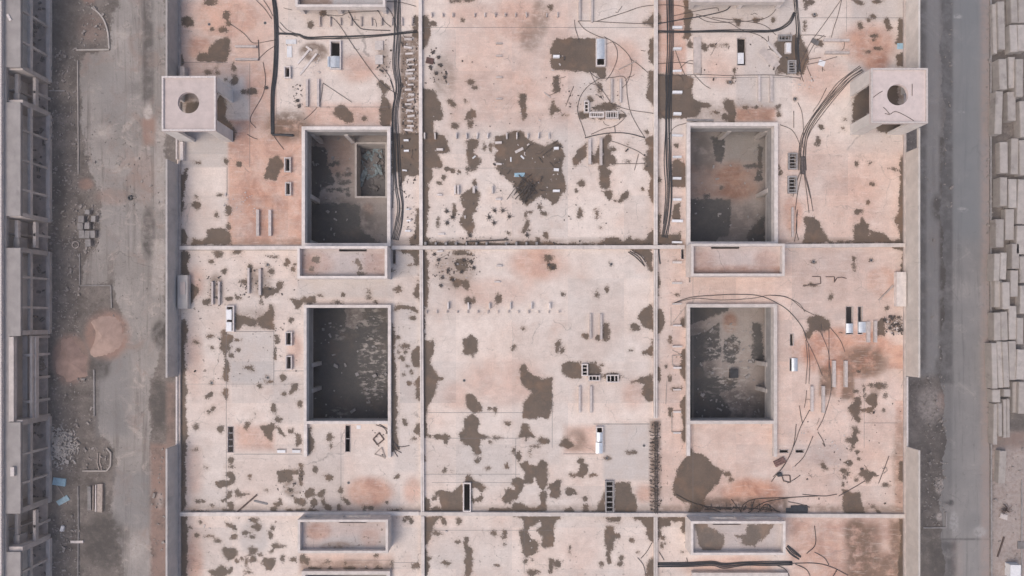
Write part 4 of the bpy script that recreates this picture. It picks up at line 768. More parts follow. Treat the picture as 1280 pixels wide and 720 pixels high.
for y in (55, 70.6, 97.2, 124): row('screed_lump', (7.5, 1.8), .22, 'conc', [(623.6, y)], {55: 'topmost', 70.6: 'second', 97.2: 'third', 124: 'lowest'}[y] + ' small screed lump in the column on the pinkish upper middle bay', 'lump', 'screed lumps')
row('block_stub', (9.5, 2.3), .24, 'curb', [(512.5 + random.uniform(-2.4, 2.4), y + random.uniform(-1, 1)) for y in (50, 61, 68, 75, 81, 87.5, 93, 99.5, 106, 112, 118.5, 125, 131, 138, 145, 151, 157.5, 164)], 'white rung from the top of the ladder of blocks left of the roof kerb', 'block', 'ladder of white blocks', jit=.22)
row('block_stub', (6, 1.9), .26, 'white', [(508, 176), (508.2, 188.8), (506, 213.4), (510, 262), (511, 276), (510, 289)], 'short white stub below the ladder of blocks, counted downwards', 'block', 'short white stubs below the ladder', jit=.06)
for (x, y, w, h, lab) in ((569, 238, 2.2, 11, 'left white post of a close pair with dark stains'), (573, 238, 2.2, 11, 'right white post of a close pair with dark stains'), (592.4, 237.6, 3, 8, 'white post at the head of a tall brown stain'), (615.6, 238, 2, 9, 'thin pale post right of the tall brown stain')):
    c = W(x, y, 0); tag(MB().box(c[0] - w / 2 * S, c[1] - h / 2 * S, .002, c[0] + w / 2 * S, c[1] + h / 2 * S, .4).build('post_stub', 'curb', None, c), lab, 'stub', 'posts above the upper roof kerb')

# boards, sheets, slabs
def board(name, cat, x, y, L, w, ang, mat, label, h=.05, z=.004, group=None, jit=.006):
    c = W(x, y, 0); c = (c[0], c[1], z)
    return tag(MB().obox(c, L * S, w * S, h, math.radians(-ang), jit=jit).build(name, mat, None, c), label, cat, group)
board('white_board', 'board', 364, 52.5, 13, 5.6, 0, 'white', 'upper white board lying flat beside the black pipe', .08)
board('white_board', 'board', 362, 65, 14, 6, 90, 'white', 'lower white board standing lengthwise below the other white board', .08)
board('cover_slab', 'slab', 474, 57.3, 11.4, 10, 90, 'curb', 'upper square pale cover slab left of the cable bundle', .14)
board('cover_slab', 'slab', 474, 75, 11.4, 9.4, 90, 'curb', 'lower square pale cover slab left of the cable bundle', .14)
board('long_slab', 'slab', 871, 69.5, 45, 9, 90, 'conc', 'long pale upright slab beside small dark stains, upper right bay', .16)
board('plank', 'plank', 380, 70.5, 25, 2.6, -50, 'curb', 'upper slanting pale plank on brown dirt', .09)
board('plank', 'plank', 385.5, 80.5, 34, 2.6, -52, 'curb', 'lower slanting pale plank reaching out of the brown dirt', .09)
board('plank', 'plank', 386.5, 61, 9, 2.2, 35, 'curb', 'short pale plank joining the upper slanting one', .09)
board('plank', 'plank', 961, 73, 30, 10, 46, 'conc', 'wide slanting slab of pale boarding by the dark stained hatches', .07)
board('plank', 'plank', 967.5, 62.5, 26, 3, 48, 'curb', 'narrow pale plank parallel to the wide slanting slab', .09)
board('plank', 'plank', 684, 119, 10, 1.4, 40, 'conc', 'short pale plank on the narrow stain of the middle bay', .08)
board('plank', 'plank', 649, 188, 11, 3.2, -28, 'curb', 'pale broken plank inside the brown stain', .08)
board('plank', 'plank', 653, 196.6, 5.5, 2, 45, 'white', 'small white plank below the broken one in the brown stain', .08)
board('plank', 'plank', 638.6, 199.4, 5.6, 1.7, 90, 'white', 'small white upright plank in the brown stain', .08)
board('plank', 'plank', 592.6, 196.6, 5, 1.8, -40, 'white', 'small white plank on the double stain left of the large one', .08)
board('rusty_plate', 'plate', 537.4, 76.2, 9.6, 7.6, 12, 'rust', 'dark red square plate beside the roof kerb', .06)
board('blue_sheet', 'sheet', 649.6, 218.6, 13, 5, -2, 'blue', 'pale blue sheet lying in the large brown stain', .03)
board('blue_sheet', 'sheet', 1126.6, 57.8, 10.6, 7.2, 0, 'blue', 'pale blue sheet near the parapet above the right stair tower', .03)
board('timber', 'timber', 309.3, 628.8, 32, 2, -41, 'dkwood', 'dark slanting timber touching the lower roof kerb', .1)
board('pale_pipe', 'pipe', 326, 628, 17, 2, 14, 'grey', 'short grey pipe right of the dark slanting timber', .1)
board('timber', 'timber', 784.5, 81.5, 25, 1.2, -26, 'wood', 'brown timber lying across the orange screed by the looping cables', .08)
board('black_mat', 'mat', 996, 640, 27, 9, 2, 'black', 'crumpled black mat on the lower roof kerb edge', .03, jit=.05)
board('black_mat', 'mat', 999, 634.6, 21, 5.6, -3, 'black', 'smaller black mat overlapping the one beside the kerb', .03, z=.04, jit=.05)
board('white_sheet', 'sheet', 448.4, 533.8, 5.2, 4.6, 0, 'white', 'small white square sheet just below the dark lower left courtyard', .03)
board('brace_plank', 'plank', 1113, 361, 30, 1.6, -41, 'wood', 'brown slanting plank by the right parapet buttress', .08)
board('brace_plank', 'plank', 1107, 366, 26, 1.3, -47, 'wood', 'second brown plank crossing beside the buttress plank', .08)
board('long_plank', 'plank', 609, 301, 53, 1.5, -2.5, 'steel', 'dark steel rail lying along the grey stubs', .12)
board('scaffold_plank', 'plank', 875, 150.4, 34, 2.6, 1, 'grey', 'grey plank lying along the upper rim of the ochre courtyard', .07)
board('sheet_scrap', 'sheet', 1018.6, 52.4, 10, 6, 30, 'dkgrey', 'dark scrap sheet at the left end of the crosswise sleepers', .05)
board('sheet_scrap', 'sheet', 1027, 79, 8, 7, 20, 'white', 'whitish scrap sheet below the crosswise sleepers', .04)
# timber frames
def frame(pts, w, label, mat='wood', closed=True, name='timber_brace'):
    c = W(*pts[0], 0); t = thing(name, label, 'frame', c, 'timber frames left on the roof'); n = len(pts)
    for i in range(n if closed else n - 1):
        a, b = W(*pts[i], 0), W(*pts[(i + 1) % n], 0)
        MB().bar((a[0], a[1], .004 + .05 * (i % 2)), (b[0], b[1], .004 + .05 * (i % 2)), w * S, .05).build('rail', mat, t)
frame([(468.5, 567.6), (477, 559.4), (481.6, 572)], 1.2, 'triangular timber frame below the lower left courtyard')
frame([(466.5, 549), (472, 556), (480, 549), (474, 541)], 1.6, 'tilted square timber frame beside cables at the courtyard corner', 'dkwood')
frame([(838.5, 384.5), (838.5, 407), (838, 407), (856, 384.5), (856, 407)], .9, 'Z shaped timber frame left of the lower right courtyard', closed=False)
frame([(840.5, 437.5), (852, 444), (840, 444.5), (840.5, 456), (843.5, 457)], .8, 'small broken timber frame in the strip by the lower right courtyard', closed=False)
frame([(1015, 345.6), (1025, 345.6), (1025.4, 354.6), (1006, 357)], .9, 'left open timber frame near the centre of the right bay', 'dkwood', False)
frame([(1032, 346), (1042.6, 346), (1042.6, 353), (1046, 347.4), (1052, 346.6), (1058, 348)], .9, 'right open timber frame near the centre of the right bay', 'dkwood', False)
frame([(839.6, 515), (839.6, 540), (852, 540)], .9, 'L shaped timber edging around a pale patch by the courtyard', 'wood', False)
frame([(833.5, 476), (832, 505)], .9, 'single thin timber lying upright in the pale strip', 'wood', False)
frame([(1103, 590), (1107, 584), (1108.6, 588), (1104.4, 592)], .8, 'tiny square timber frame at the end of a long rod', 'wood')
frame([(977, 594), (987, 594), (987.6, 603), (979, 601)], 1.2, 'small brownish frame by the black lump among bent rods', 'dkwood')
frame([(323, 50), (324, 75)], 1.0, 'upright dark rod joining the ends of the crosswise sleepers', 'steel', False)
# brick stack
c = W(974, 577, 0); t = thing('brick_stack', 'small tilted stack of red bricks by the wing wall', 'bricks', c)
for i in range(4):
    for j in range(3):
        for k in range(2):
            ang = math.radians(27); u, v = (i - 1.5) * 3.6 * S, (j - 1) * 2.5 * S
            p = (c[0] + u * math.cos(ang) - v * math.sin(ang), c[1] + u * math.sin(ang) + v * math.cos(ang), .004 + k * .12)
            MB().obox(p, 3.3 * S, 2.2 * S, .115, ang + random.uniform(-.06, .06)).build('brick', 'brick', t)
c = W(973.8, 592.6, 0); tag(MB().obox(c, 5 * S, 4.6 * S, .35, .2, jit=.04).build('black_box', 'black', None, c), 'small black box among bent rods below the brick stack', 'box')
# roof drains
dp = None
DR = [((261.6, 30.4), 'above the left stair tower'), ((331.4, 28.8), 'left of the black pipe near the top'), ((580.2, 475.6), 'on grey screed in the middle bay'), ((764, 330.4), 'below the dark steel bars, middle bay'), ((334.6, 331), 'left of the upper left vent box'), ((334.8, 472), 'below the two hatches of the lower left courtyard'),
      ((435.8, 603.4), 'at the edge of the orange patch, lower left bay'), ((1018, 18), 'near the top right of the roof'), ((994, 123.8), 'below the short barred hatch'), ((1017, 327), 'below the upper kerb, right bay'), ((1089, 325.4), 'near the jagged dark crack, right bay'), ((912.6, 102.6), 'below the half-covered black slot'), ((264.6, 478.6), 'near the left parapet gap'), ((805, 557), 'beside the steel bar cage'), ((758.6, 572.6), 'below the twin metal covers')]
for (x, y), where in DR:
    c = W(x, y, 0); lab = f'small round black roof drain {where}'
    if dp is None:
        dp = thing('roof_drain', lab, 'drain', c, 'roof drains'); n = 16
        m1 = MB(); m2 = MB()
        for rr, zz in ((.15, .004), (.15, .03), (.10, .03)): m1.v += [(c[0] + rr * math.cos(2 * math.pi * k / n), c[1] + rr * math.sin(2 * math.pi * k / n), zz) for k in range(n)]
        for q in range(2): m1.f += [(q * n + k, q * n + (k + 1) % n, (q + 1) * n + (k + 1) % n, (q + 1) * n + k) for k in range(n)]
        m2.v = [(c[0] + .10 * math.cos(2 * math.pi * k / n), c[1] + .10 * math.sin(2 * math.pi * k / n), .012) for k in range(n)]; m2.f = [tuple(range(n))]
        kids = [m1.build('drain_collar', 'grey', dp), m2.build('drain_bowl', 'black', dp)]
    else:
        d = copy_of(dp, c, lab)
        for k in kids:
            q = k.copy(); COL.objects.link(q); q.parent = d
# steel bar pile beside the blue sheet
p0 = None
for i in range(34):
    x, y = random.gauss(656, 7.5), random.gauss(237, 6.5); c = W(x, y, 0); c = (c[0], c[1], .03 + .012 * i)
    a = math.radians(random.choice((38, 45, 52, -50, 60, 30)) + random.gauss(0, 9)); lab = 'thin rusty steel bar in the tangled pile beside the blue sheet'
    if p0 is None:
        p0 = MB().box(c[0] - .8, c[1] - .035, c[2], c[0] + .8, c[1] + .035, c[2] + .06).build('steel_bar', 'steel', None, c); tag(p0, lab, 'steel bar', 'steel bars in the tangled pile')
    else: copy_of(p0, c, lab, rot=a, scale=(random.uniform(.45, 1.15), random.uniform(.8, 1.5), 1))
for i, (x, y, L, a) in enumerate([(676, 200, 9, -55), (684, 190, 15, 38), (697, 203, 10, 25), (690, 206, 8, -50), (636, 215, 6, 55), (678, 238, 9, -8), (700, 183, 9, -25), (694, 178, 8, 35)]):
    copy_of(p0, W(x, y, 0)[:2] + (.03,), 'pale thin bar scattered in the brown stain around the pile', rot=math.radians(a), scale=(L * S / 1.6, 1, 1))['group'] = 'bars scattered in the stain'
# starter-bar clusters
def starter(x, y, label, n=9, r=.42, group='starter bar clusters'):
    c = W(x, y, 0); mb = MB()
    for k in range(n):
        a = 2 * math.pi * k / n + random.uniform(-.3, .3); q = r * random.uniform(.5, 1.2)
        mb.tube([(c[0] + .08 * math.cos(a), c[1] + .08 * math.sin(a), .004), (c[0] + .25 * math.cos(a), c[1] + .25 * math.sin(a), .12), (c[0] + q * math.cos(a), c[1] + q * math.sin(a), random.uniform(.05, .35))], .018, 4)
    mb.obox((c[0], c[1], .003), .26, .26, .10, .4)
    return tag(mb.build('starter_bars', 'steel', None, c), label, 'steel bars', group)
for x, y, lab in [(558.4, 264.3, 'uppermost dark star of bent bars in the trio near the left roof kerb'), (565.4, 271.6, 'middle dark star of bent bars in the trio near the left roof kerb'), (559, 279, 'lowest dark star of bent bars in the trio near the left roof kerb'), (618.2, 263.4, 'upper left dark star in the ring of bent bars above the kerb'), (628.4, 263.4, 'upper right dark star in the ring of bent bars above the kerb'), (611.3, 271.6, 'far left dark star in the ring of bent bars above the kerb'), (636.6, 270.8, 'far right dark star in the ring of bent bars above the kerb'), (617.5, 278.8, 'lowest dark star in the ring of bent bars above the kerb'), (587.5, 294.6, 'dark star of bent bars under the tall winding brown stain'), (658.8, 294, 'dark star of bent bars right of the steel rail'), (657.8, 249.7, 'dark star of bent bars below the steel pile')]:
    starter(x, y, lab)
for x, y in ((541, 66), (548, 72), (551, 82), (545, 92), (538, 84), (556, 97), (548, 325), (560, 338), (570, 330), (580, 325), (592, 335), (543, 318), (577, 340), (588, 327), (566, 350), (551, 357), (686, 331), (691, 335), (553, 347), (1106, 400), (1115, 398), (1122, 405), (1126, 412), (1112, 410), (333, 110), (372, 126), (374, 133)):
    starter(x, y, 'small dark tuft of wire and scrap on the screed', 6, .2, 'tufts of wire scrap')
# row of upright starter bars on the lower kerb right of the bar cage
for i, x in enumerate(np.arange(882, 966, 4.2)):
    c = W(x, 637 + random.uniform(-1, 1), 0); mb = MB()
    dx, dy = random.uniform(-.3, .3), random.uniform(.3, 1.0)
    mb.tube([(c[0], c[1], .0), (c[0] + dx * .4, c[1] + dy * .5, .3), (c[0] + dx, c[1] + dy, .38)], .022, 4)
    tag(mb.build('starter_bar', 'steel', None, c), 'bent starter bar standing in the row along the lower kerb above the stained vent box', 'steel bar', 'starter bars along the lower kerb')
# steel bar cage replacing the right roof kerb
c = W(819.6, 580, 0); t = thing('bar_cage', 'long dark steel bar cage standing where the right roof kerb is missing', 'bar cage', c)
for dx in (-1.2, 1.2):
    for z in (.06, .42):
        a, b = W(819.6 + dx, 527, 0), W(819.6 + dx, 641, 0); MB().tube([(a[0], a[1], z), (b[0], b[1], z)], .03, 5).build('main_bar', 'steel', t)
for y in np.arange(529, 640, 3.7):
    p = W(819.6, y + random.uniform(-.5, .5), 0); L = random.uniform(.22, .42)
    mb = MB(); mb.tube([(p[0] - L, p[1] + random.uniform(-.15, .15), .3), (p[0] - .12, p[1], .46), (p[0] + .12, p[1], .46), (p[0] + L * .8, p[1] + random.uniform(-.15, .15), .3)], .026, 4)
    mb.tube([(p[0] - .12, p[1], .46), (p[0] - .12, p[1], .02)], .024, 4); mb.build('tie_bar', 'steel', t)
for i, y in enumerate(np.arange(540, 640, 4.6)):
    p = W(814.4 + random.uniform(-1, 1), y, 0); mb = MB()
    mb.tube([(p[0] - .2, p[1] + .05, .03), (p[0], p[1], .2), (p[0] + .2, p[1] + random.uniform(-.15, .15), .05)], .028, 4)
    tag(mb.build('loose_tie', 'steel', None, p), 'bent loose steel tie in the column left of the steel bar cage', 'steel bar', 'loose ties beside the cage')

# ------------------------------------------------------------------ cables
def wire(pts, r, z=.03): return [(*W(x, y, 0)[:2], z + r) for x, y in smooth_line(pts)]
def cable(pts, label, r=.035, mat='cable', strands=1, spread=1.0, group=None, name='cable', z=.01):
    c = W(*pts[len(pts) // 2], 0)
    if strands == 1:
        return tag(MB().tube(wire(pts, r, z), r, 5).build(name, mat, None, c, True), label, 'cable', group)
    t = thing('cable_bundle', label, 'cable bundle', c, group)
    for s in range(strands):
        o0 = (s - (strands - 1) / 2) * spread
        P = np.array(pts, float); d = np.gradient(P, axis=0); nrm = np.stack([-d[:, 1], d[:, 0]], -1); nrm /= np.linalg.norm(nrm, axis=1, keepdims=True) + 1e-9
        off = o0 + np.array([random.uniform(-.7, .7) for _ in P]) * spread
        Q = P + nrm * off[:, None]
        MB().tube(wire([tuple(q) for q in Q], r, z + .02 * (s % 3)), r, 5).build('cable', mat, t, None, True)
cable([(341, -10), (345, 15), (345.8, 50), (344.4, 90), (341.4, 118), (341, 168)], 'thick black L shaped cable line running down the upper left bay', .048, 'cable', 5, 1.0)
cable([(341, 168.8), (352, 169), (367, 169.6)], 'short thick black pipe turning off at the foot of the long black line', .10, 'cable', 2, 1.0)
cable([(345, 42), (372, 43.4), (384, 48), (412, 47.4), (440, 46.4), (480, 44), (522, 39.6)], 'dark cable line crossing the upper left bay over the half-closed hatch', .038, 'cable', 4, .9)
cable([(497, -10), (497, 40), (495.4, 80), (498, 110), (494, 140), (495, 180), (497.4, 230), (501, 258), (498.4, 282), (494, 300)], 'wide dark cable bundle running down between courtyard and ladder of blocks', .034, 'cable', 6, 1.5)
cable([(488, 100), (493, 120), (490, 150), (492, 200), (491, 260)], 'thin black cable left of the wide dark bundle', .04)
cable([(403, 17), (420, 26), (440, 55), (465, 90), (480, 107), (497, 118)], 'thin brown cable slanting across from the vent box to the wide bundle', .03, 'cable2')
cable([(434, 10), (441, 24), (448, 33), (456, 37), (488, 38.4)], 'dark hooked cable below the top left vent box', .04)
UL = 'loose cables of the upper left bay'; ul = 'thin loose dark cable trailing across the upper left bay'
for p in ([(403, 18), (425, 20), (437, 16), (472, 14)], [(404, 104), (425, 118), (440, 128)], [(404, 104), (400, 128), (390, 141), (380, 150)], [(288, 30), (305, 42), (315, 53), (323, 54)], [(329, 78), (332, 100), (328, 120), (313, 148), (320, 160)], [(350, 28), (360, 38), (376, 44), (384, 46)], [(323, 54), (345, 50)], [(324, 73), (335, 63), (345, 57)],
          [(478, 4), (488, 14), (494, 28), (496, 40)], [(482, 2), (500, 3), (520, 8)], [(472, 12), (480, 26), (489, 34)], [(346, 30), (355, 40), (372, 46)], [(478, 84), (488, 98), (494, 120)], [(318, -2), (330, 10), (340, 24)], [(328, -2), (336, 10), (341, 20)], [(309, 168), (316, 172), (322, 174)], [(341, 168), (348, 178), (355, 187)]):
    cable(p, ul, .028, 'cable2', group=UL)
MID = 'loose cables around the hatches of the middle bay'; mid = 'thin loose dark cable in the tangle around the middle bay hatches'
for p in ([(718, 25), (719, 35), (722, 45), (724, 53)], [(723, 27), (730, 36), (742, 43), (752, 47), (764, 51), (771, 62), (771, 75), (765, 90), (758, 100)], [(722, 26.4), (740, 26.6), (760, 28), (782, 29), (800, 29.6), (822, 29), (840, 27), (855, 23)], [(745, 27), (780, 16), (805, 8), (840, 6.4), (862, 10)],
          [(755, 46), (775, 58), (788, 73), (789, 88), (784, 103), (778, 110)], [(788, 74), (797, 80), (810, 91)], [(737, 89), (745, 105), (755, 116), (765, 131)], [(737, 90), (748, 98), (765, 97), (781, 97), (784, 120), (788, 140), (797, 158), (806, 172)], [(750, 98), (735, 108), (725, 122), (722, 140), (728, 158), (732, 171)], [(739, 168), (755, 161), (770, 157), (782, 145), (776, 138)],
          [(765, 130), (785, 137), (818, 142)], [(769, 205), (790, 204.6), (806, 204.4)], [(806, 195), (795, 188), (775, 180), (763, 176)], [(707, 133), (712, 120), (717, 108)], [(798, 193), (795, 205), (793, 213)], [(768, 157), (769, 165)]):
    cable(p, mid, .03, 'cable2', group=MID)
cable([(731, 172.6), (745, 169), (765, 166.2), (785, 167), (806, 172.4)], 'dark arching cable over the pair of sleepers in the middle bay', .045)
for i, p in enumerate(([(785, 315), (795, 322), (806, 333)], [(787, 314), (798, 321), (805, 331)], [(790, 313), (801, 320), (807, 328)])): cable(p, 'dark steel bar in the bundle of three just below the upper kerb', .05, 'steel', group='three dark bars')
cable([(838, -10), (838, 55), (836, 110), (835, 150), (836, 200), (837, 240), (835, 270), (830, 297)], 'long thick black cable bundle running down beside the right roof kerb', .036, 'cable', 7, 1.15)
cable([(833, -5), (834, 60), (832, 100), (833, 140), (830, 200), (832, 240), (829, 280)], 'thin black cable left of the long thick bundle', .04)
cable([(823, 305), (823.6, 318), (825, 330)], 'short dark cable end hanging over the roof kerb', .06)
cable([(822, 39.4), (860, 40), (900, 39), (930, 39.4), (966, 38.6), (985, 30), (993, 16)], 'dark cable line crossing the upper right bay and curving up', .038, 'cable', 4, .9)
cable([(822, 30), (850, 25), (880, 20), (905, 14), (912.6, 8.4)], 'thick dark cable slanting up below the top right vent box', .05)
UR = 'loose cables of the upper right bay'; ur = 'thin loose dark cable trailing across the upper right bay'
for p in ([(842, 20), (870, 14), (895, 10), (898, 14)], [(870, 18), (898, 26), (912, 29), (928, 38), (950, 45), (965, 58), (977, 71)], [(1053, -5), (1047, 20), (1042, 35), (1039, 47)], [(1051, 0), (1030, 30), (1012, 55), (1000, 80)], [(1008, 81), (1026, 77), (1046, 71)], [(1000, 100), (1006, 78), (1018, 55), (1030, 44)], [(1006, 75), (1026, 72)], [(997, 80), (1004, 102)], [(1008, 82), (1012, 92), (1017, 102)],
          [(822, 94.4), (850, 94), (880, 93.4), (905, 94.4), (935, 94), (968, 94), (1000, 98)], [(835, 174), (842, 160), (858, 154), (882, 150)], [(997, 128), (1002, 140), (1004, 160), (1003, 185)], [(992, 139), (992, 160)], [(975, 156), (990, 163), (999, 180), (1000, 197)], [(1016, 139.4), (1024, 128), (1033, 110)], [(822, 138), (832, 150)], [(843, 60), (850, 80), (856, 94)], [(850, 85), (862, 76), (876, 80)], [(868, 94), (880, 106), (888, 111)], [(960, 45), (962, 60), (970, 66)], [(970, 44), (950, 30), (890, 22)], [(822, 80), (850, 78), (866, 80)], [(1002, 44), (1020, 44), (1032, 46)], [(870, 20), (890, 28), (940, 26), (962, 20), (975, 4)]):
    cable(p, ur, .028, 'cable2', group=UR)
cable([(993.4, -10), (995, 15), (997, 38), (995.6, 60), (998, 90)], 'dark cable bundle hanging down from the top right through the stained hatches', .036, 'cable', 5, 1.1)
cable([(1077, 86), (1062, 96), (1050, 108), (1036, 125), (1020, 145), (1008, 165), (1003.4, 185), (1003, 213)], 'wide arc of dark cables sweeping from the right stair tower', .034, 'cable2', 7, 1.45)
cable([(1003, 196), (1003.4, 206), (1003, 218)], 'tied dark knot where the cable arc narrows beside the grilles', .07, 'cable2', 4, 1.5)
for p in ([(1003, 212), (997, 240), (994, 262)], [(1004, 212), (1008, 240), (1011, 266)], [(1005, 212), (1012, 240), (1016, 264)], [(1001, 212), (994, 232), (991, 246)], [(1004, 213), (1009, 232), (1013, 248)], [(994, 258), (996, 280), (993, 302)], [(997, 262), (995, 285), (998, 300)]):
    cable(p, 'dark cable end fanning out below the cable knot', .032, 'cable2', group='cable ends below the knot')
cable([(840, 379.6), (862, 372), (885, 369.6), (920, 368), (950, 370), (975, 381), (990, 393), (1003, 410), (1008, 425)], 'thick dark cable arching over the lower right courtyard', .036)
LR = 'loose cables right of the lower right courtyard'; lr = 'thin dark cable looping over the pink screed right of the lower right courtyard'
for p in ([(845, 378), (870, 373), (900, 375), (940, 373), (962, 369), (985, 372), (1003, 386), (1018, 394)], [(960, 369), (980, 371), (998, 379), (1006, 390)], [(1008, 425), (1018, 445), (1028, 470)], [(1025, 414), (1034, 435), (1037, 450)], [(1036, 412), (1036, 450), (1036, 470)], [(1038, 410), (1050, 425), (1056, 440)], [(1010, 430), (1012, 455), (1011, 480)], [(1007, 425), (1009, 450), (1007, 480)], [(1036, 450), (1039, 485), (1030, 520), (1021, 538)], [(1028, 420), (1026, 405)], [(1008, 488), (1007, 500), (1005, 510)]):
    cable(p, lr, .028, 'cable2', group=LR)
for p in ([(995, 530), (992, 555), (984, 575), (964, 602)], [(1012, 512), (1000, 535), (993, 555), (980, 582), (966, 596)], [(1016, 545), (1005, 570), (993, 583)], [(999, 507), (1001, 520), (1003, 530)], [(1022, 540), (1028, 550), (1031, 558), (1028, 554)], [(984, 604), (993, 599), (1000, 594)], [(1098, 604), (1105, 586), (1111, 570)], [(1048, 620), (1066, 610), (1081, 601)], [(1003, 618), (1030, 620), (1046, 617.6)]):
    cable(p, 'thin bent rod lying below the wing wall slots, lower right bay', .034, 'cable2', group='bent rods of the lower right bay')
for p in ([(845, 618), (865, 628), (890, 634), (915, 637)], [(880, 633), (900, 640)], [(925, 640), (930, 630), (945, 623.6), (980, 622), (1022, 620)], [(935, 641), (955, 628), (985, 622.4), (1000, 621)], [(914, 624), (920, 632), (927, 640)], [(943, 624), (938, 640)], [(948, 640), (958, 630), (972, 640)], [(955, 634), (975, 640)], [(985, 627), (1000, 630), (1012, 634)], [(893, 634), (925, 634.6)], [(880, 637), (930, 635), (965, 638)]):
    cable(p, 'curved rusty rod in the tangle along the lower kerb above the stained vent box', .036, 'steel', group='rods along the lower kerb')
cable([(822, 705.6), (860, 705), (890, 704), (905, 707), (930, 704.4), (960, 704.6), (990, 704)], 'thick grey-black cable strip crossing below the stained vent box', .042, 'cable', 6, .95)
cable([(983, 683), (990, 690), (1000, 697)], 'short thick black bundle at the corner of the stained vent box', .045, 'cable', 5, 1.3)
for p in ([(990, 704), (1020, 704), (1040, 709), (1060, 719)], [(970, 706), (982, 712), (988, 724)], [(1018, 657), (1019, 680), (1008, 692)], [(1018, 690), (1030, 697), (1036, 706)], [(994, 705), (1008, 712), (1014, 724)], [(1046, 712), (1040, 722)]):
    cable(p, 'thin cable end trailing over pink screed at the lower edge of the right bay', .036, 'cable', group='cable ends at the lower edge')
for p in ([(470, 531), (480, 535), (486, 545), (490, 558), (497, 571)], [(474, 530), (486, 538), (490, 550), (499, 562)], [(490, 532), (490, 545), (493, 560), (502, 566)], [(488, 546), (498, 558), (512, 557)]):
    cable(p, 'dark bent bar at the lower corner of the dark left courtyard', .036, 'cable2', group='bent bars at the courtyard corner')
for p in ([(801, 698), (808, 690), (815, 678)], [(797, 697), (804, 706), (807, 718)], [(824, 690), (830, 700)], [(858, 697), (860, 704)]):
    cable(p, 'short curved stick near the lower end of the right roof kerb', .034, 'cable2', group='curved sticks by the kerb end')
for i in range(64):
    x0, y0, x1, y1 = random.choice(((475, 5, 524, 170), (492, 150, 524, 300), (690, 5, 815, 170), (690, 90, 790, 160), (824, 0, 1000, 110), (960, 40, 1060, 110), (345, 5, 480, 60), (640, 180, 700, 250), (985, 490, 1100, 620), (535, 305, 610, 350)))
    x, y = random.uniform(x0, x1), random.uniform(y0, y1); a = random.uniform(0, 6.28); L = random.uniform(4, 16); pts = [(x, y)]
    for k in range(4): a += random.gauss(0, .45); pts.append((pts[-1][0] + L / 4 * math.cos(a), pts[-1][1] + L / 4 * math.sin(a)))
    cable(pts, 'thin curled scrap of wire lying loose among the roof clutter', random.uniform(.016, .026), 'cable2' if i % 2 else 'steel', group='scraps of wire', name='wire_scrap')
# wire over the right tower's roof
tz = 4.1
for pts in ([(1104, 134), (1108, 138), (1112, 143)], [(1106, 142), (1112, 143), (1118, 139.6), (1124, 141), (1132, 145), (1142, 151)], [(1140, 105), (1140, 120)], [(1091, 122), (1098, 117), (1103, 114)]):
    P = [(*W(x, y, tz)[:2], tz + .03) for x, y in smooth_line(pts)]
    tag(MB().tube(P, .03, 4).build('wire', 'cable2', None, P[len(P) // 2], True), 'brown wire lying on the right stair tower roof', 'wire', 'wires on the right tower roof')
# planks by the left tower doorway
board('door_plank', 'plank', 271, 124, 20, 2.4, -62, 'conc', 'pale plank leaning out of the left stair tower doorway', .1)
# ------------------------------------------------------------------ scattered crumbs (uncountable)
def crumbs(name, spots, mat, z, smin, smax, label):
    mb = MB()
    for (x0, y0, x1, y1, n) in spots:
        for _ in range(n):
            x, y = random.uniform(x0, x1), random.uniform(y0, y1); c = W(x, y, z); s = random.uniform(smin, smax) * (1 if random.random() < .85 else 1.8)
            mb.obox((c[0], c[1], z + .003), s * random.uniform(.7, 2.2), s * random.uniform(.6, 1), s * random.uniform(.3, .8), random.uniform(0, 3.14), jit=s * .15)
    return tag(mb.build(name, mat), label, 'rubble', None, 'stuff')
crumbs('rubble_crumbs', [(502, 46, 523, 168, 150), (502, 168, 522, 300, 40), (700, 110, 775, 150, 40), (535, 310, 600, 350, 60), (1106, 395, 1131, 418, 90), (470, 50, 490, 100, 30), (535, 60, 560, 105, 30), (864, 630, 965, 641, 60), (812, 530, 827, 640, 60), (258, 345, 280, 384, 40), (300, 335, 340, 372, 50), (640, 220, 680, 255, 40), (365, 105, 378, 140, 20), (345, 590, 380, 620, 30), (880, 45, 1000, 110, 30), (530, 296, 640, 306, 40), (660, 300, 818, 306, 20), (465, 535, 485, 575, 14), (1000, 480, 1130, 640, 40), (225, 320, 375, 480, 60), (530, 60, 820, 300, 60)], 'steel', 0, .04, .11, 'dark crumbs of wire and scrap scattered over the roof')
crumbs('rubble_crumbs', [(502, 46, 523, 168, 110), (640, 180, 700, 250, 30), (535, 310, 600, 350, 40), (1106, 395, 1131, 418, 60), (280, 240, 320, 268, 30), (224, 640, 820, 720, 40), (380, 60, 400, 95, 20), (985, 540, 1060, 590, 30), (530, 100, 700, 300, 50), (690, 60, 705, 90, 6), (985, 95, 1020, 110, 30)], 'curb', 0, .04, .10, 'pale crumbs of concrete scattered over the roof')
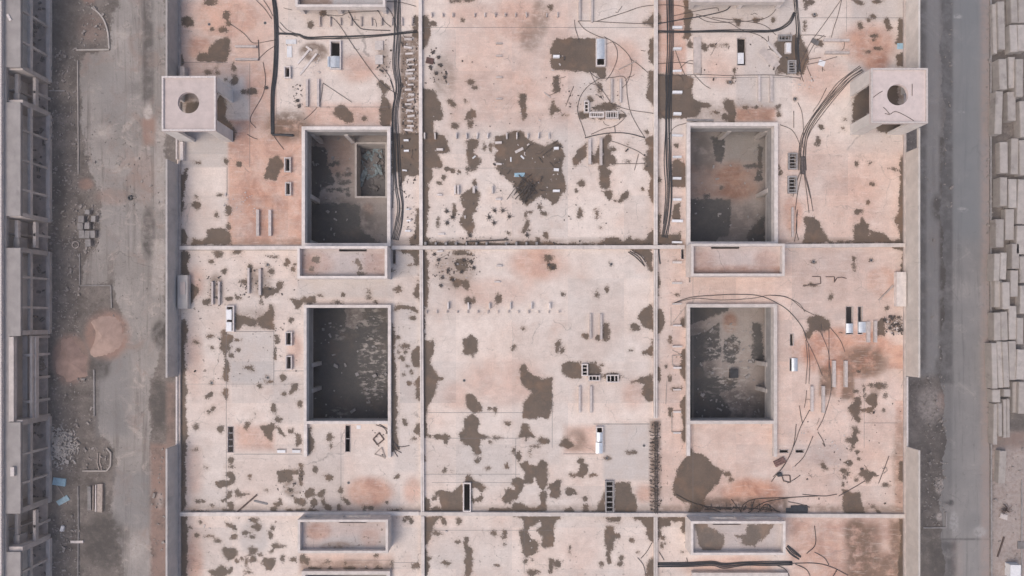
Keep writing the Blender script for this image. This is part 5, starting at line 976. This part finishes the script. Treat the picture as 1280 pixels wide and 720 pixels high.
# pit scrap
for i, (x, y, L, w, a) in enumerate([(472, 192, 10, 7, 90), (457, 210, 14, 9, 30), (464, 218, 12, 6, -30), (450, 228, 6, 9, 10), (466, 200, 9, 3, 60), (460, 195, 7, 4, -50), (470, 207, 5, 3, 20), (455, 222, 10, 3, -65), (476, 214, 8, 2.4, 75)]):
    c = W(x, y, PITZ); c = (c[0], c[1], PITZ + .03 + .05 * i)
    tag(MB().obox(c, L * S * 1.5, w * S * 1.5, .05, math.radians(-a), jit=.14).build('scrap_sheet', 'teal', None, c), 'bluish scrap sheet lying in the heap at the bottom of the pit', 'scrap', 'bluish scrap in the pit')
crumbs('pit_rubble', [(445, 190, 482, 225, 120), (445, 182, 482, 245, 60)], 'dkgrey', PITZ, .1, .3, 'grey rubble covering the bottom of the courtyard pit')
c = W(916, 466.5, FLOOR); tag(MB().obox((c[0], c[1], FLOOR + .01), .85, .95, .5, 0, jit=.03).build('dark_crate', 'black', None, (c[0], c[1], FLOOR)), 'dark square crate on the floor of the lower right courtyard', 'crate')
crumbs('court_rubble', [(865, 390, 960, 525, 90), (388, 390, 484, 525, 50), (390, 170, 440, 300, 30), (868, 165, 960, 300, 30)], 'grey', FLOOR, .06, .2, 'small rubble on the courtyard floors')

# ------------------------------------------------------------------ ground level
GST = P_('''400,290 440,330 440,720 480,720 480,840 500,1000 470,1030 400,1010 420,720;''', 0, 0, .25) if False else []
lane = '112,-60 140,-60 150,5 141,20 138,62 108,66 100,80 102,160 108,180 112,215 124,235 124,300 105,330 104,356 140,352 143,372 150,385 156,410 148,440 124,470 122,540 142,556 145,590 138,640 150,690 160,780 189,780 190,545 184,530 188,470 202,440 206,400 207,200 206,-60'
GSH = [('p', [tuple(float(q) for q in s.split(',')) for s in lane.split()]),
       ('p', [(1153, -60), (1185, -60), (1186, 440), (1176, 462), (1153, 464)]), ('p', [(1241, 540), (1300, 540), (1300, 780), (1241, 780)])]
GSOFT = dict(
    grey=[('r', 120, 445, 162, 545, .6, 14), ('r', 143, 590, 188, 660, .6, 10), ('o', 110, 70, 180, 170, .4, .6), ('o', 120, 240, 180, 330, .3, .6), ('r', 1148, -60, 1185, 470, .8, 14)],
    dirt=[('r', 178, -60, 192, 125, .8, 6), ('o', 174, 250, 197, 335, .9, .5), ('o', 186, 395, 216, 440, 1, .5), ('o', 184, 470, 212, 545, .9, .5), ('o', 98, 630, 165, 720, 1, .5), ('r', 60, -20, 100, 60, .5, 14), ('o', 60, 160, 85, 320, .6, .6), ('o', 105, 440, 142, 480, .9, .5), ('o', 150, 100, 200, 120, .3, .5),
          ('r', 1150, -60, 1158, 460, .7, 6), ('r', 1175, -60, 1188, 170, .6, 8), ('r', 1174, 170, 1190, 480, 1, 6), ('o', 1160, 235, 1195, 285, .9, .5), ('o', 1166, 440, 1190, 480, .9, .5), ('o', 1160, 500, 1186, 560, .9, .6), ('o', 1170, 530, 1190, 600, .8, .6), ('r', 1150, 475, 1183, 660, .4, 14), ('r', 1160, 672, 1192, 780, 1, 16), ('r', 1233, -60, 1243, 560, .9, 5), ('o', 1255, 680, 1280, 715, .9, .5), ('r', 1150, 590, 1184, 780, .6, 10), ('r', 1242, 520, 1300, 780, .5, 10)],
    rust=[('o', 100, 382, 168, 456, 1, .35), ('o', 60, 412, 116, 486, .7, .3), ('r', 188, 555, 209, 780, .75, 6), ('r', 178, 148, 194, 182, .9, 6), ('o', 95, 220, 120, 240, .9, .6), ('o', 100, -10, 122, 8, .8, .6), ('o', 160, 180, 200, 260, .35, .6), ('o', 90, 10, 140, 60, .35, .6), ('o', 1168, 485, 1184, 520, .5, .6), ('r', 208, 478, 219, 560, .5, 6), ('o', 112, 232, 170, 260, .5, .6), ('r', 1226, -60, 1236, 780, .5, 6), ('r', 1241, 540, 1300, 780, .5, 10)],
    speck=[('o', 178, 128, 192, 152, 1, .4), ('o', 70, 535, 98, 580, .5, .6), ('r', 194, 150, 206, 260, .4, 8), ('r', 190, 300, 206, 370, .5, 8), ('o', 105, 150, 150, 180, .5, .6), ('o', 130, 270, 170, 300, .2, .6), ('r', 1242, 560, 1300, 780, .55, 14), ('o', 1167, 595, 1182, 620, .9, .5), ('o', 1140, 475, 1185, 540, .5, .6), ('o', 140, 30, 160, 60, .5, .7), ('o', 150, 660, 190, 720, .4, .7), ('o', 192, 610, 206, 640, .5, .6), ('o', 1168, 640, 1182, 652, .8, .5)])
gx = np.concatenate([[-5200, -1500, -500, -120], np.arange(-20, 262, 1.5), [400, 640, 900], np.arange(1112, 1310, 1.5), [1400, 1800, 3000, 5600]])
gy = np.concatenate([[-4800, -1500, -400, -100], np.arange(-40, 762, 2.0), [860, 1200, 2300, 5600]])
g = sheet('ground', 'ground', gx, gy, GROUND, [], GSH, GSOFT); g['kind'] = 'structure'
RSOFT = dict(grey=[('r', 1190, -80, 1236, 300, .9, 40), ('o', 1195, 90, 1230, 200, .9, .6)], dirt=[('r', 1181, -80, 1191, 480, .8, 5), ('o', 1184, 623, 1194, 634, 1, .5), ('r', 1184, 672.5, 1238, 674.5, .9, 1.5), ('r', 1183, 676, 1196, 780, .9, 6), ('r', 1184, 480, 1190, 680, .35, 4)],
             rust=[('r', 1226, -80, 1240, 780, .75, 8), ('r', 1190, 676, 1204, 780, .3, 8)], speck=[('o', 1190, 17, 1204, 24, .8, .5), ('o', 1197, 138, 1207, 142, 1, .5), ('o', 1194, 259, 1212, 265, .9, .5), ('o', 1185, 635, 1200, 672, .6, .5), ('o', 1215, 655, 1236, 674, .6, .5)])
rd = sheet('road', 'road', np.concatenate([np.arange(1184.5, 1236, 1.5), [1236.5]]), np.concatenate([[-1200, -300], np.arange(-60, 780, 2.0), [1100, 2200]]), GROUND + .006, [], [], RSOFT); rd['kind'] = 'structure'
_x0 = W(1184.5, 0, GROUND)[0]
for v in rd.data.vertices:                              # ragged broken edge along the soft shoulder
    if v.co.x < _x0 + .01: v.co.x += -.55 + .25 * math.sin(v.co.y * .35) + .16 * math.sin(v.co.y * 1.3 + 1) + random.uniform(-.12, .1)
def gbox(name, r, h, mat, label, cat, group=None, jit=.02, ang=0):
    z = GROUND + h; c = W((r[0] + r[2]) / 2, (r[1] + r[3]) / 2, z); L, w = (r[2] - r[0]) * mz(z), (r[3] - r[1]) * mz(z); c = (c[0], c[1], GROUND + .004)
    return tag(MB().obox(c, L, w, h, math.radians(-ang), jit=jit).build(name, mat, None, c), label, cat, group)
def gline(name, pts, w, h, mat, label, cat, group=None, sm=False):
    P = smooth_line(pts) if sm else pts; mb = MB(); c = W(*pts[0], GROUND)
    for a, b in zip(P[:-1], P[1:]):
        a, b = W(*a, GROUND), W(*b, GROUND); mb.bar((a[0], a[1], GROUND - .02), (b[0], b[1], GROUND - .02), w, h)
    return tag(mb.build(name, mat, None, c), label, cat, group)
KG = 'kerbs in the yard'
gline('kerb_stone', [(115, 10), (124, 17), (131, 27), (135.5, 42), (137, 61)], .16, .17, 'precast', 'curved pale kerb round the dark planting bed at the top left', 'kerb', KG, True)
gline('kerb_stone', [(96, 63), (137, 62.4)], .16, .17, 'precast', 'straight pale kerb closing the planting bed at the top left', 'kerb', KG)
gline('kerb_stone', [(97.6, 76), (98, 120), (98.4, 176), (98.4, 218)], .12, .15, 'precast', 'long upright kerb beside the dark soil strip of the yard', 'kerb', KG)
gline('kerb_stone', [(62, 113.6), (82, 114)], .12, .15, 'grey', 'short crosswise kerb near the left building', 'kerb', KG)
gline('kerb_stone', [(118, 462), (118.4, 520)], .14, .15, 'grey', 'upright kerb below the two sand heaps', 'kerb', KG)
gline('kerb_stone', [(100, 357), (139, 357), (140, 385)], .14, .15, 'grey', 'cornered kerb above the pale sand heap', 'kerb', KG)
gline('kerb_stone', [(98, 608), (98.6, 660), (98, 720)], .14, .15, 'grey', 'upright kerb near the two blue ground sheets', 'kerb', KG)
gline('kerb_stone', [(104, 588.4), (134, 588.4), (139, 582), (139.4, 566), (134, 560)], .16, .2, 'precast', 'rounded kerb of the small rubble bed, lower left', 'kerb', KG, False)
gline('kerb_stone', [(100, 317), (100, 356)], .1, .12, 'grey', 'thin kerb below the paving block stack', 'kerb', KG)
gline('kerb_stone', [(1238, -60), (1237.8, 300), (1238.4, 560), (1239, 780)], .14, .16, 'grey', 'long straight kerb between road and precast yard', 'kerb', KG)
gline('kerb_stone', [(1154, 659.6), (1182, 659.4), (1182, 640)], .12, .14, 'grey', 'cornered kerb on the dark shoulder beside the road', 'kerb', KG)
# sand heaps
def heap(outline, hmax, mat, label):
    pts = np.array(outline, float); cx, cy = pts.mean(0); P = smooth_line([tuple(p) for p in outline] + [outline[0]], 5)[:-1]; n = len(P); R = 9; mb = MB()
    rs = np.random.default_rng(int(cx))
    for k in range(R + 1):
        f = 1 - k / R
        for (x, y) in P:
            w = 1 + rs.uniform(-.05, .05) * (k == 0) * 1.5
            c = W(cx + (x - cx) * f * w, cy + (y - cy) * f * w, GROUND); mb.v.append((c[0], c[1], GROUND - .03 + (hmax * (1 - f ** 1.4) + rs.uniform(-.04, .04) * hmax if k else 0)))
    for k in range(R):
        for j in range(n): mb.f.append((k * n + j, k * n + (j + 1) % n, (k + 1) * n + (j + 1) % n, (k + 1) * n + j))
    c = W(cx, cy, GROUND); o = mb.build('sand_heap', mat, None, c, True)
    return tag(o, label, 'sand heap', 'sand heaps in the yard')
M['sand2'] = simple('pink_sand', (.34, .235, .20), .2, 1.1, .95)
heap([(113, 402), (122, 396), (140, 395), (150, 400), (154, 412), (153, 428), (146, 438), (134, 444), (120, 447), (111, 442), (116, 430), (119, 416)], .5, 'sandm', 'paler beige sand heap spilling onto the lane')
heap([(76, 424), (86, 421), (97, 428), (102, 440), (110, 446), (108, 460), (110, 472), (96, 474), (85, 479), (79, 472), (70, 466), (68, 452), (75, 440)], .45, 'sand2', 'pinker sand heap nearer the left building')
# stacked paving blocks
PG = 'paving blocks on the ground'
for i, (x0, y0, x1, y1) in enumerate([(98, 270, 104.6, 278), (97, 279, 103.6, 287), (105.4, 278, 111.6, 286), (98.6, 288, 105, 297.4), (105.6, 288.4, 112, 298), (112.6, 288, 118.6, 297), (106.4, 299, 113, 308), (106, 262, 112, 268), (113.6, 270, 119, 277)]):
    gbox('paving_block', (x0, y0, x1, y1), .5, 'grey', 'grey square paving stack in the cluster beside the lane', 'paving', PG, .03, random.uniform(-4, 4))
n = 22; c = W(95, 306, GROUND); mb = MB(); ringp = [(c[0] + .38 * math.cos(2 * math.pi * k / n), c[1] + .38 * math.sin(2 * math.pi * k / n), GROUND + .1) for k in range(n + 1)]
tag(mb.tube(ringp, .07, 6).build('pipe_ring', 'conc', None, c, True), 'pale ring lying beside the paving stacks', 'ring')
n = 20; c = W(163.4, 247.4, GROUND); ringp = [(c[0] + .22 * math.cos(2 * math.pi * k / n), c[1] + .22 * math.sin(2 * math.pi * k / n), GROUND + .1) for k in range(n + 1)]
tag(MB().tube(ringp, .10, 6).build('tyre', 'black', None, c, True), 'small black ring on the grey lane', 'tyre')
# blue sheets and pallets lower left
gbox('blue_board', (65.6, 598, 82, 606.5), .12, 'blue', 'upper pale blue panel on dark soil by the left building', 'panel', None, .06, 8)
gbox('blue_board', (71, 622.6, 86, 629), .12, 'blue', 'lower pale blue panel slanting on dark soil by the left building', 'panel', None, .06, -32)
gline('loose_pole', [(71, 606), (80, 620), (84, 630)], .08, .1, 'wood', 'thin brown pole linking the two blue panels', 'pole')
gbox('white_chunk', (75, 657.6, 79, 664.6), .3, 'white', 'small white chunk on dark soil below the blue panels', 'chunk', None, .05, 20)
for i, (x, w) in enumerate(((111.4, 4), (116, 1.4), (119.4, 1.4), (124.6, 6.4))):
    gbox('timber_bundle', (x - w / 2, 608 - i, x + w / 2, 638 + i * .8), .3, ['grey', 'wood', 'curb', 'wood'][i], ['grey', 'thin brown', 'thin pale', 'broad pale'][i] + ' board in the upright bundle at the lower left bed', 'board', 'boards at the lower left bed', .03)
gbox('loose_board', (88, 676, 104, 679), .15, 'curb', 'pale crosswise board at the bottom left soil strip', 'board')
for x in (122.6, 126): gline('loose_board', [(x, 566), (x - .6, 578), (x + 1.6, 587)], .1, .14, 'wood', 'thin bent board inside the small rubble bed', 'board', 'boards in the rubble bed')
crumbs('yard_rubble', [(62, 530, 98, 590, 100), (64, 200, 100, 420, 300), (98, 255, 124, 315, 120), (62, 60, 98, 200, 160), (98, 4, 136, 60, 60), (66, 640, 100, 720, 120), (104, 560, 138, 590, 60), (100, 150, 200, 260, 60), (190, 560, 206, 720, 40), (64, 470, 120, 530, 80), (140, 350, 200, 420, 10)], 'stone', GROUND, .06, .17, 'loose grey stones strewn over the dark yard soil')
crumbs('roadside_rubble', [(1233, -20, 1240, 560, 240), (1155, 470, 1184, 660, 170), (1242, 540, 1290, 730, 60), (1180, 0, 1190, 300, 30), (1156, 0, 1184, 460, 12), (1166, 597, 1180, 616, 40)], 'stone', GROUND, .05, .16, 'loose stones along the roadside and in the precast yard')
mb = MB()
for _ in range(620):
    x, y = random.gauss(79, 7.5), random.gauss(557, 10); c = W(x, y, GROUND); hh = .7 * max(0, 1 - math.hypot((x - 79) / 17, (y - 557) / 22)); q = random.uniform(.10, .24)
    mb.obox((c[0], c[1], GROUND + hh * random.uniform(.2, 1)), q * random.uniform(1, 2.2), q * .6, q * .6, random.uniform(0, 3.1), jit=q * .2)
tag(mb.build('rubble_heap', 'precast'), 'grey heap of broken stone against the left building', 'rubble', None, 'stuff')
# ---- precast beams in the yard
BEAMS = [ # row: list of (x0,y0,x1,y1)
 [(1247.6, 2.5, 1256.2, 62.5), (1263.6, -10, 1272, 27.4), (1273, -10, 1281, 27.4)],
 [(1241, 6, 1246, 68), (1262.6, 31, 1271.8, 65), (1272.4, 31, 1282, 64)],
 [(1249, 73, 1258.6, 111), (1260.8, 72, 1268.8, 111), (1270, 75, 1279, 122)],
 [(1244, 115, 1253, 168.4), (1259.6, 116, 1269.8, 152), (1275, 125, 1283, 170)],
 [(1250, 177, 1259.8, 216), (1263.8, 172, 1273, 216.6), (1274.6, 174, 1282, 218)],
 [(1250, 222.8, 1259, 258.4), (1260.8, 223, 1271, 259), (1272, 223, 1282, 279)],
 [(1244.8, 274.4, 1254.8, 309.4), (1256.8, 262, 1267.6, 300.4), (1271, 281.4, 1281, 316.8)],
 [(1242.6, 316, 1249.8, 350), (1250.2, 316.4, 1258.2, 350), (1265, 304, 1274, 335), (1274.8, 320, 1282, 353)],
 [(1243.4, 352, 1252.4, 385), (1253, 351.6, 1262.4, 385.4), (1263.2, 338.6, 1272.6, 371.4), (1275, 356, 1282, 391)],
 [(1242.6, 390, 1251, 425), (1251.4, 389.6, 1259.6, 425.4), (1261, 383, 1270.8, 425.2), (1271.2, 396, 1279.2, 429)],
 [(1240, 428, 1246.6, 485), (1247, 427.4, 1253.4, 485.6), (1253.8, 428, 1261, 485), (1261.4, 426, 1270.4, 474.6), (1271, 437.4, 1281, 475)],
 [(1240.4, 487, 1250.6, 503), (1255, 487.6, 1263.2, 497), (1266, 477, 1273, 515.6), (1273.4, 476.6, 1281, 516.4)],
 [(1241.8, 505, 1247.2, 556), (1247.8, 505.4, 1252.6, 546.6), (1254.2, 498, 1258, 546), (1258.4, 498.6, 1262.4, 547)],
 [(1248.6, 563.4, 1257.4, 604)],
]
WHERE = ['topmost', 'second', 'third', 'fourth', 'fifth', 'sixth', 'seventh', 'eighth', 'ninth', 'tenth', 'eleventh', 'twelfth', 'thirteenth', 'lowest']
for i, rw in enumerate(BEAMS):
    for j, r in enumerate(rw):
        h = random.choice((.75, .9, 1.05, 1.2)) if (i, j) != (1, 0) else .5
        lab = f'grey precast concrete beam, {ORD[j]} from the road in the {WHERE[i]} row' if len(rw) > 1 else 'single pale precast beam lying apart below the other rows'
        z = GROUND + h; c = W((r[0] + r[2]) / 2, (r[1] + r[3]) / 2, z); a, b = W(r[0], r[1], z), W(r[2], r[3], z)
        L, w = a[1] - b[1], b[0] - a[0]; c = (c[0], c[1], GROUND + .004); an = random.gauss(0, .022) + math.pi / 2; c = (c[0], c[1] + random.uniform(-.12, .12), c[2])
        mb = MB(); e = .04; mb.obox(c, L, w, h - e, an); mb.obox((c[0], c[1], c[2] + h - e), L - .1, w - 2 * e, e, an)
        o = tag(mb.build('precast_beam', 'precast', None, c), lab, 'concrete beam', 'precast beams stacked beside the road')
        # bearer timbers / lower course under the visible ends
gbox('white_block', (1263, 706.4, 1276, 722), .9, 'white', 'white block at the bottom right corner', 'block', None, .03)
gline('loose_pole', [(1276.6, 600), (1276.4, 722)], .12, .14, 'grey', 'long thin upright pole at the right edge of the yard', 'pole')
gline('loose_pole', [(1246.4, 696), (1254.6, 671)], .14, .16, 'dkwood', 'dark slanting pole on the pale yard soil', 'pole')
gbox('manhole', (1272.4, 677, 1280, 686), .12, 'dkgrey', 'square grey manhole at the right edge', 'manhole', None, .02)
gbox('white_slab', (1251, 642, 1260, 649), .2, 'curb', 'pale rough slab beside a tuft of dead twigs', 'slab', None, .12, 15)
c = W(1257, 637, GROUND); mb = MB()
for k in range(34):
    a = random.uniform(0, 6.28); q = random.uniform(.3, .85); mb.tube([(c[0], c[1], GROUND + .05), (c[0] + q * .5 * math.cos(a), c[1] + q * .5 * math.sin(a), GROUND + random.uniform(.1, .5)), (c[0] + q * math.cos(a + .3), c[1] + q * math.sin(a + .3), GROUND + random.uniform(.02, .3))], .025, 4)
tag(mb.build('dead_bush', 'dkwood', None, c), 'small dead twiggy bush on the pale yard soil', 'bush')
gline('loose_hose', [(1137.6, 650.6), (1145, 653), (1152.5, 655.6)], .05, .06, 'cable2', 'thin cable crossing beside the parapet to the road shoulder', 'cable') if False else None

# ------------------------------------------------------------------ left frame building
ZT = -7.0
lb = thing('frame_building', 'long grey concrete frame building with open bays along the left edge', 'building', W(20, 400, GROUND))
XF = W(25.6, 0, ZT)[0]                                 # facade plane
XB = W(-160, 0, ZT)[0]; X3 = W(1.6, 0, ZT)[0]
def wy(q): return W(0, q, ZT)[1]
BAYS = [(-60, 84), (128, 270), (310, 420), (528, 642), (690, 800)]; RECESS = [(84, 128), (270, 310), (642, 690)]
rf = MB()
for y0, y1 in BAYS: rf.box(X3 + .35, wy(y1), ZT - .35, XF, wy(y0), ZT)
for y0, y1 in RECESS + [(420, 528)]: rf.box(X3 + .35, wy(y1) + .01, ZT - .35, X3 + (.55 if y0 != 420 else .9), wy(y0) - .01, ZT - .01)
for y0, y1 in RECESS: rf.box(X3 + .56, wy(y1) + .01, ZT - 2.4, XF - .9, wy(y1) + (wy(y0) - wy(y1)) * .36, ZT - 1.1)
rf.build('roof', 'facroof', lb)
MB().box(X3, wy(800), ZT - .35, X3 + .34, wy(-60), ZT + .45).build('roof_parapet', 'curb', lb)
MB().box(XB, wy(800), ZT - .35, X3 - .01, wy(-60), ZT - .002).build('roof', 'pinkroof', lb)
colY = [(-28, .24), (11, .24), (50, .24), (83, .5), (126.6, .55), (161, .24), (199, .24), (236, .24), (268, .5), (312, .5), (346, .24), (384, .24), (416, .5), (529, .6), (569, .24), (605, .24), (639, .6), (688, .6), (717, .24), (755, .24)]
for q, w in colY:
    y = wy(q); mb = MB()
    if w > .3: mb.box(XF - 2.598, y - w / 2, GROUND - .1, XF - .002, y + w / 2, ZT - .352); mb.build('cross_wall', 'facade', lb)
    else: mb.box(XF - .34, y - w / 2, GROUND - .1, XF - .004, y + w / 2, ZT - .352); mb.build('column', 'facade', lb)
spans = [(-60, 84), (128, 270), (310, 418), (528, 642), (690, 800)]
for y0, y1 in spans:
    MB().box(XF - .30, wy(y1), -8.95, XF + .02, wy(y0), -8.55).build('transom_beam', 'facade', lb)
    MB().box(XF - .30, wy(y1), GROUND - .1, XF + .16, wy(y0), GROUND + .42).build('sill_beam', 'facade', lb)
for y0, y1 in RECESS:
    m = wy(y0) + (wy(y1) - wy(y0)) * .5
    MB().box(XF - 1.5, wy(y1) + .3, -8.6, XF - 1.1, wy(y0) - .3, -8.2).build('lintel', 'facade', lb)
    MB().box(XF - .25, m - .14, GROUND, XF, m + .14, -9.4).build('column', 'facade', lb)
    MB().box(XF - .3, wy(y1) + .3, -9.9, XF + .02, wy(y0) - .3, -9.4).build('transom_beam', 'facade', lb)
    MB().box(XF - 2.6, m - .1, GROUND, XF - 1.5, m + .1, -8.6).build('partition', 'facade', lb)
# set-back middle section with bare beams
for xq, zz in ((14, ZT), (31, -9.4), (42, -9.4)): MB().box(W(xq - 3, 0, zz)[0], wy(527), zz - .5, W(xq + 3, 0, zz)[0], wy(421), zz).build('frame_beam', 'facade', lb)
for q in (445, 505): MB().box(X3 + .9, wy(q) - .15, -9.35, XF - .4, wy(q) + .15, -9.0).build('frame_beam', 'facade', lb)
for q in (422, 445, 475, 505, 526): MB().box(XF - .4, wy(q) - .14, GROUND, XF - .05, wy(q) + .14, -9.0).build('column', 'facade', lb)
MB().box(XF - .4, wy(527), -9.35, XF - .1, wy(421), -9.02).build('transom_beam', 'facade', lb)
gx0 = XB
MB().box(XB, wy(800), GROUND - .05, XF - .31, wy(-60), GROUND + .12).build('ground_floor', 'conc', lb)
MB().box(XF - 2.9, wy(800), GROUND + .121, XF - 2.6, wy(-60), ZT - .36).build('rear_wall', 'pier', lb)
crumbs('indoor_rubble', [(26, 420, 54, 530, 40), (40, 0, 56, 400, 60), (40, 530, 56, 720, 40)], 'stone', GROUND + .12, .1, .35, 'rubble lying inside the open bays of the left building')
gbox('roof_skip', (15, 583, 20.4, 596), GROUND * -1 + ZT + .25, 'precast', 'small pale box on the roof of the left building', 'box') if False else None
c = W(17.6, 589, ZT); tag(MB().obox((c[0], c[1], ZT + .003), .4, 1.0, .3, 0).build('roof_box', 'curb', None, c), 'small pale box on the left building roof', 'box')
c = W(12, 22, ZT); tag(MB().obox((c[0], c[1], ZT + .003), .8, .25, .12, 2.1, jit=.03).build('pale_plank', 'curb', None, c), 'pale bent scrap on the left building roof', 'plank')

# ------------------------------------------------------------------ light, sky, camera
w = bpy.data.worlds.new('World'); scene.world = w; w.use_nodes = True
nt = w.node_tree; bg = nt.nodes['Background']; sky = nt.nodes.new('ShaderNodeTexSky'); sky.sky_type = 'NISHITA'; sky.sun_disc = False
EL, AZ = math.radians(56), math.radians(232)          # sun direction, azimuth clockwise from +Y
sky.sun_elevation = EL; sky.sun_rotation = AZ; sky.air_density = 1.0; sky.dust_density = 4.0; sky.ozone_density = 1.0
nt.links.new(sky.outputs[0], bg.inputs[0]); bg.inputs[1].default_value = .128
sl = bpy.data.lights.new('Sun', 'SUN'); sl.energy = .9; sl.angle = math.radians(48); sl.color = (1, .91, .81)
so = bpy.data.objects.new('sun', sl); COL.objects.link(so)
d = (math.sin(AZ) * math.cos(EL), math.cos(AZ) * math.cos(EL), math.sin(EL))
from mathutils import Vector
so.rotation_euler = Vector(d).to_track_quat('Z', 'Y').to_euler(); so.location = (d[0] * 100, d[1] * 100, d[2] * 100)
hm = bpy.data.materials.new('dusty_air'); hm.use_nodes = True; hm.node_tree.nodes.clear()
ho = hm.node_tree.nodes.new('ShaderNodeOutputMaterial'); hv = hm.node_tree.nodes.new('ShaderNodeVolumePrincipled')
hv.inputs['Color'].default_value = (.93, .88, .86, 1); hv.inputs['Density'].default_value = .0006; hv.inputs['Anisotropy'].default_value = .1
hm.node_tree.links.new(hv.outputs[0], ho.inputs['Volume']); M['haze'] = hm
hz = MB().box(-600, -600, GROUND - 1.5, 600, 600, H + 4).build('haze', 'haze'); hz['kind'] = 'stuff'; hz['label'] = 'thin dusty air over the whole site'
cd = bpy.data.cameras.new('Camera'); cam = bpy.data.objects.new('camera', cd); COL.objects.link(cam)
cam.location = (0, 0, H); cd.sensor_fit = 'HORIZONTAL'; cd.sensor_width = 36; cd.lens = 18 / (640 * S / H); cd.shift_y = 40 / 1280
cd.clip_end = 2000; cd.clip_start = .5
scene.camera = cam
vs = scene.view_settings; vs.view_transform = 'Standard'; vs.look = 'None'; vs.gamma = 1; vs.use_curve_mapping = False; vs.exposure = 0.46
for o in bpy.data.objects:
    if 'o0' in o: del o['o0']
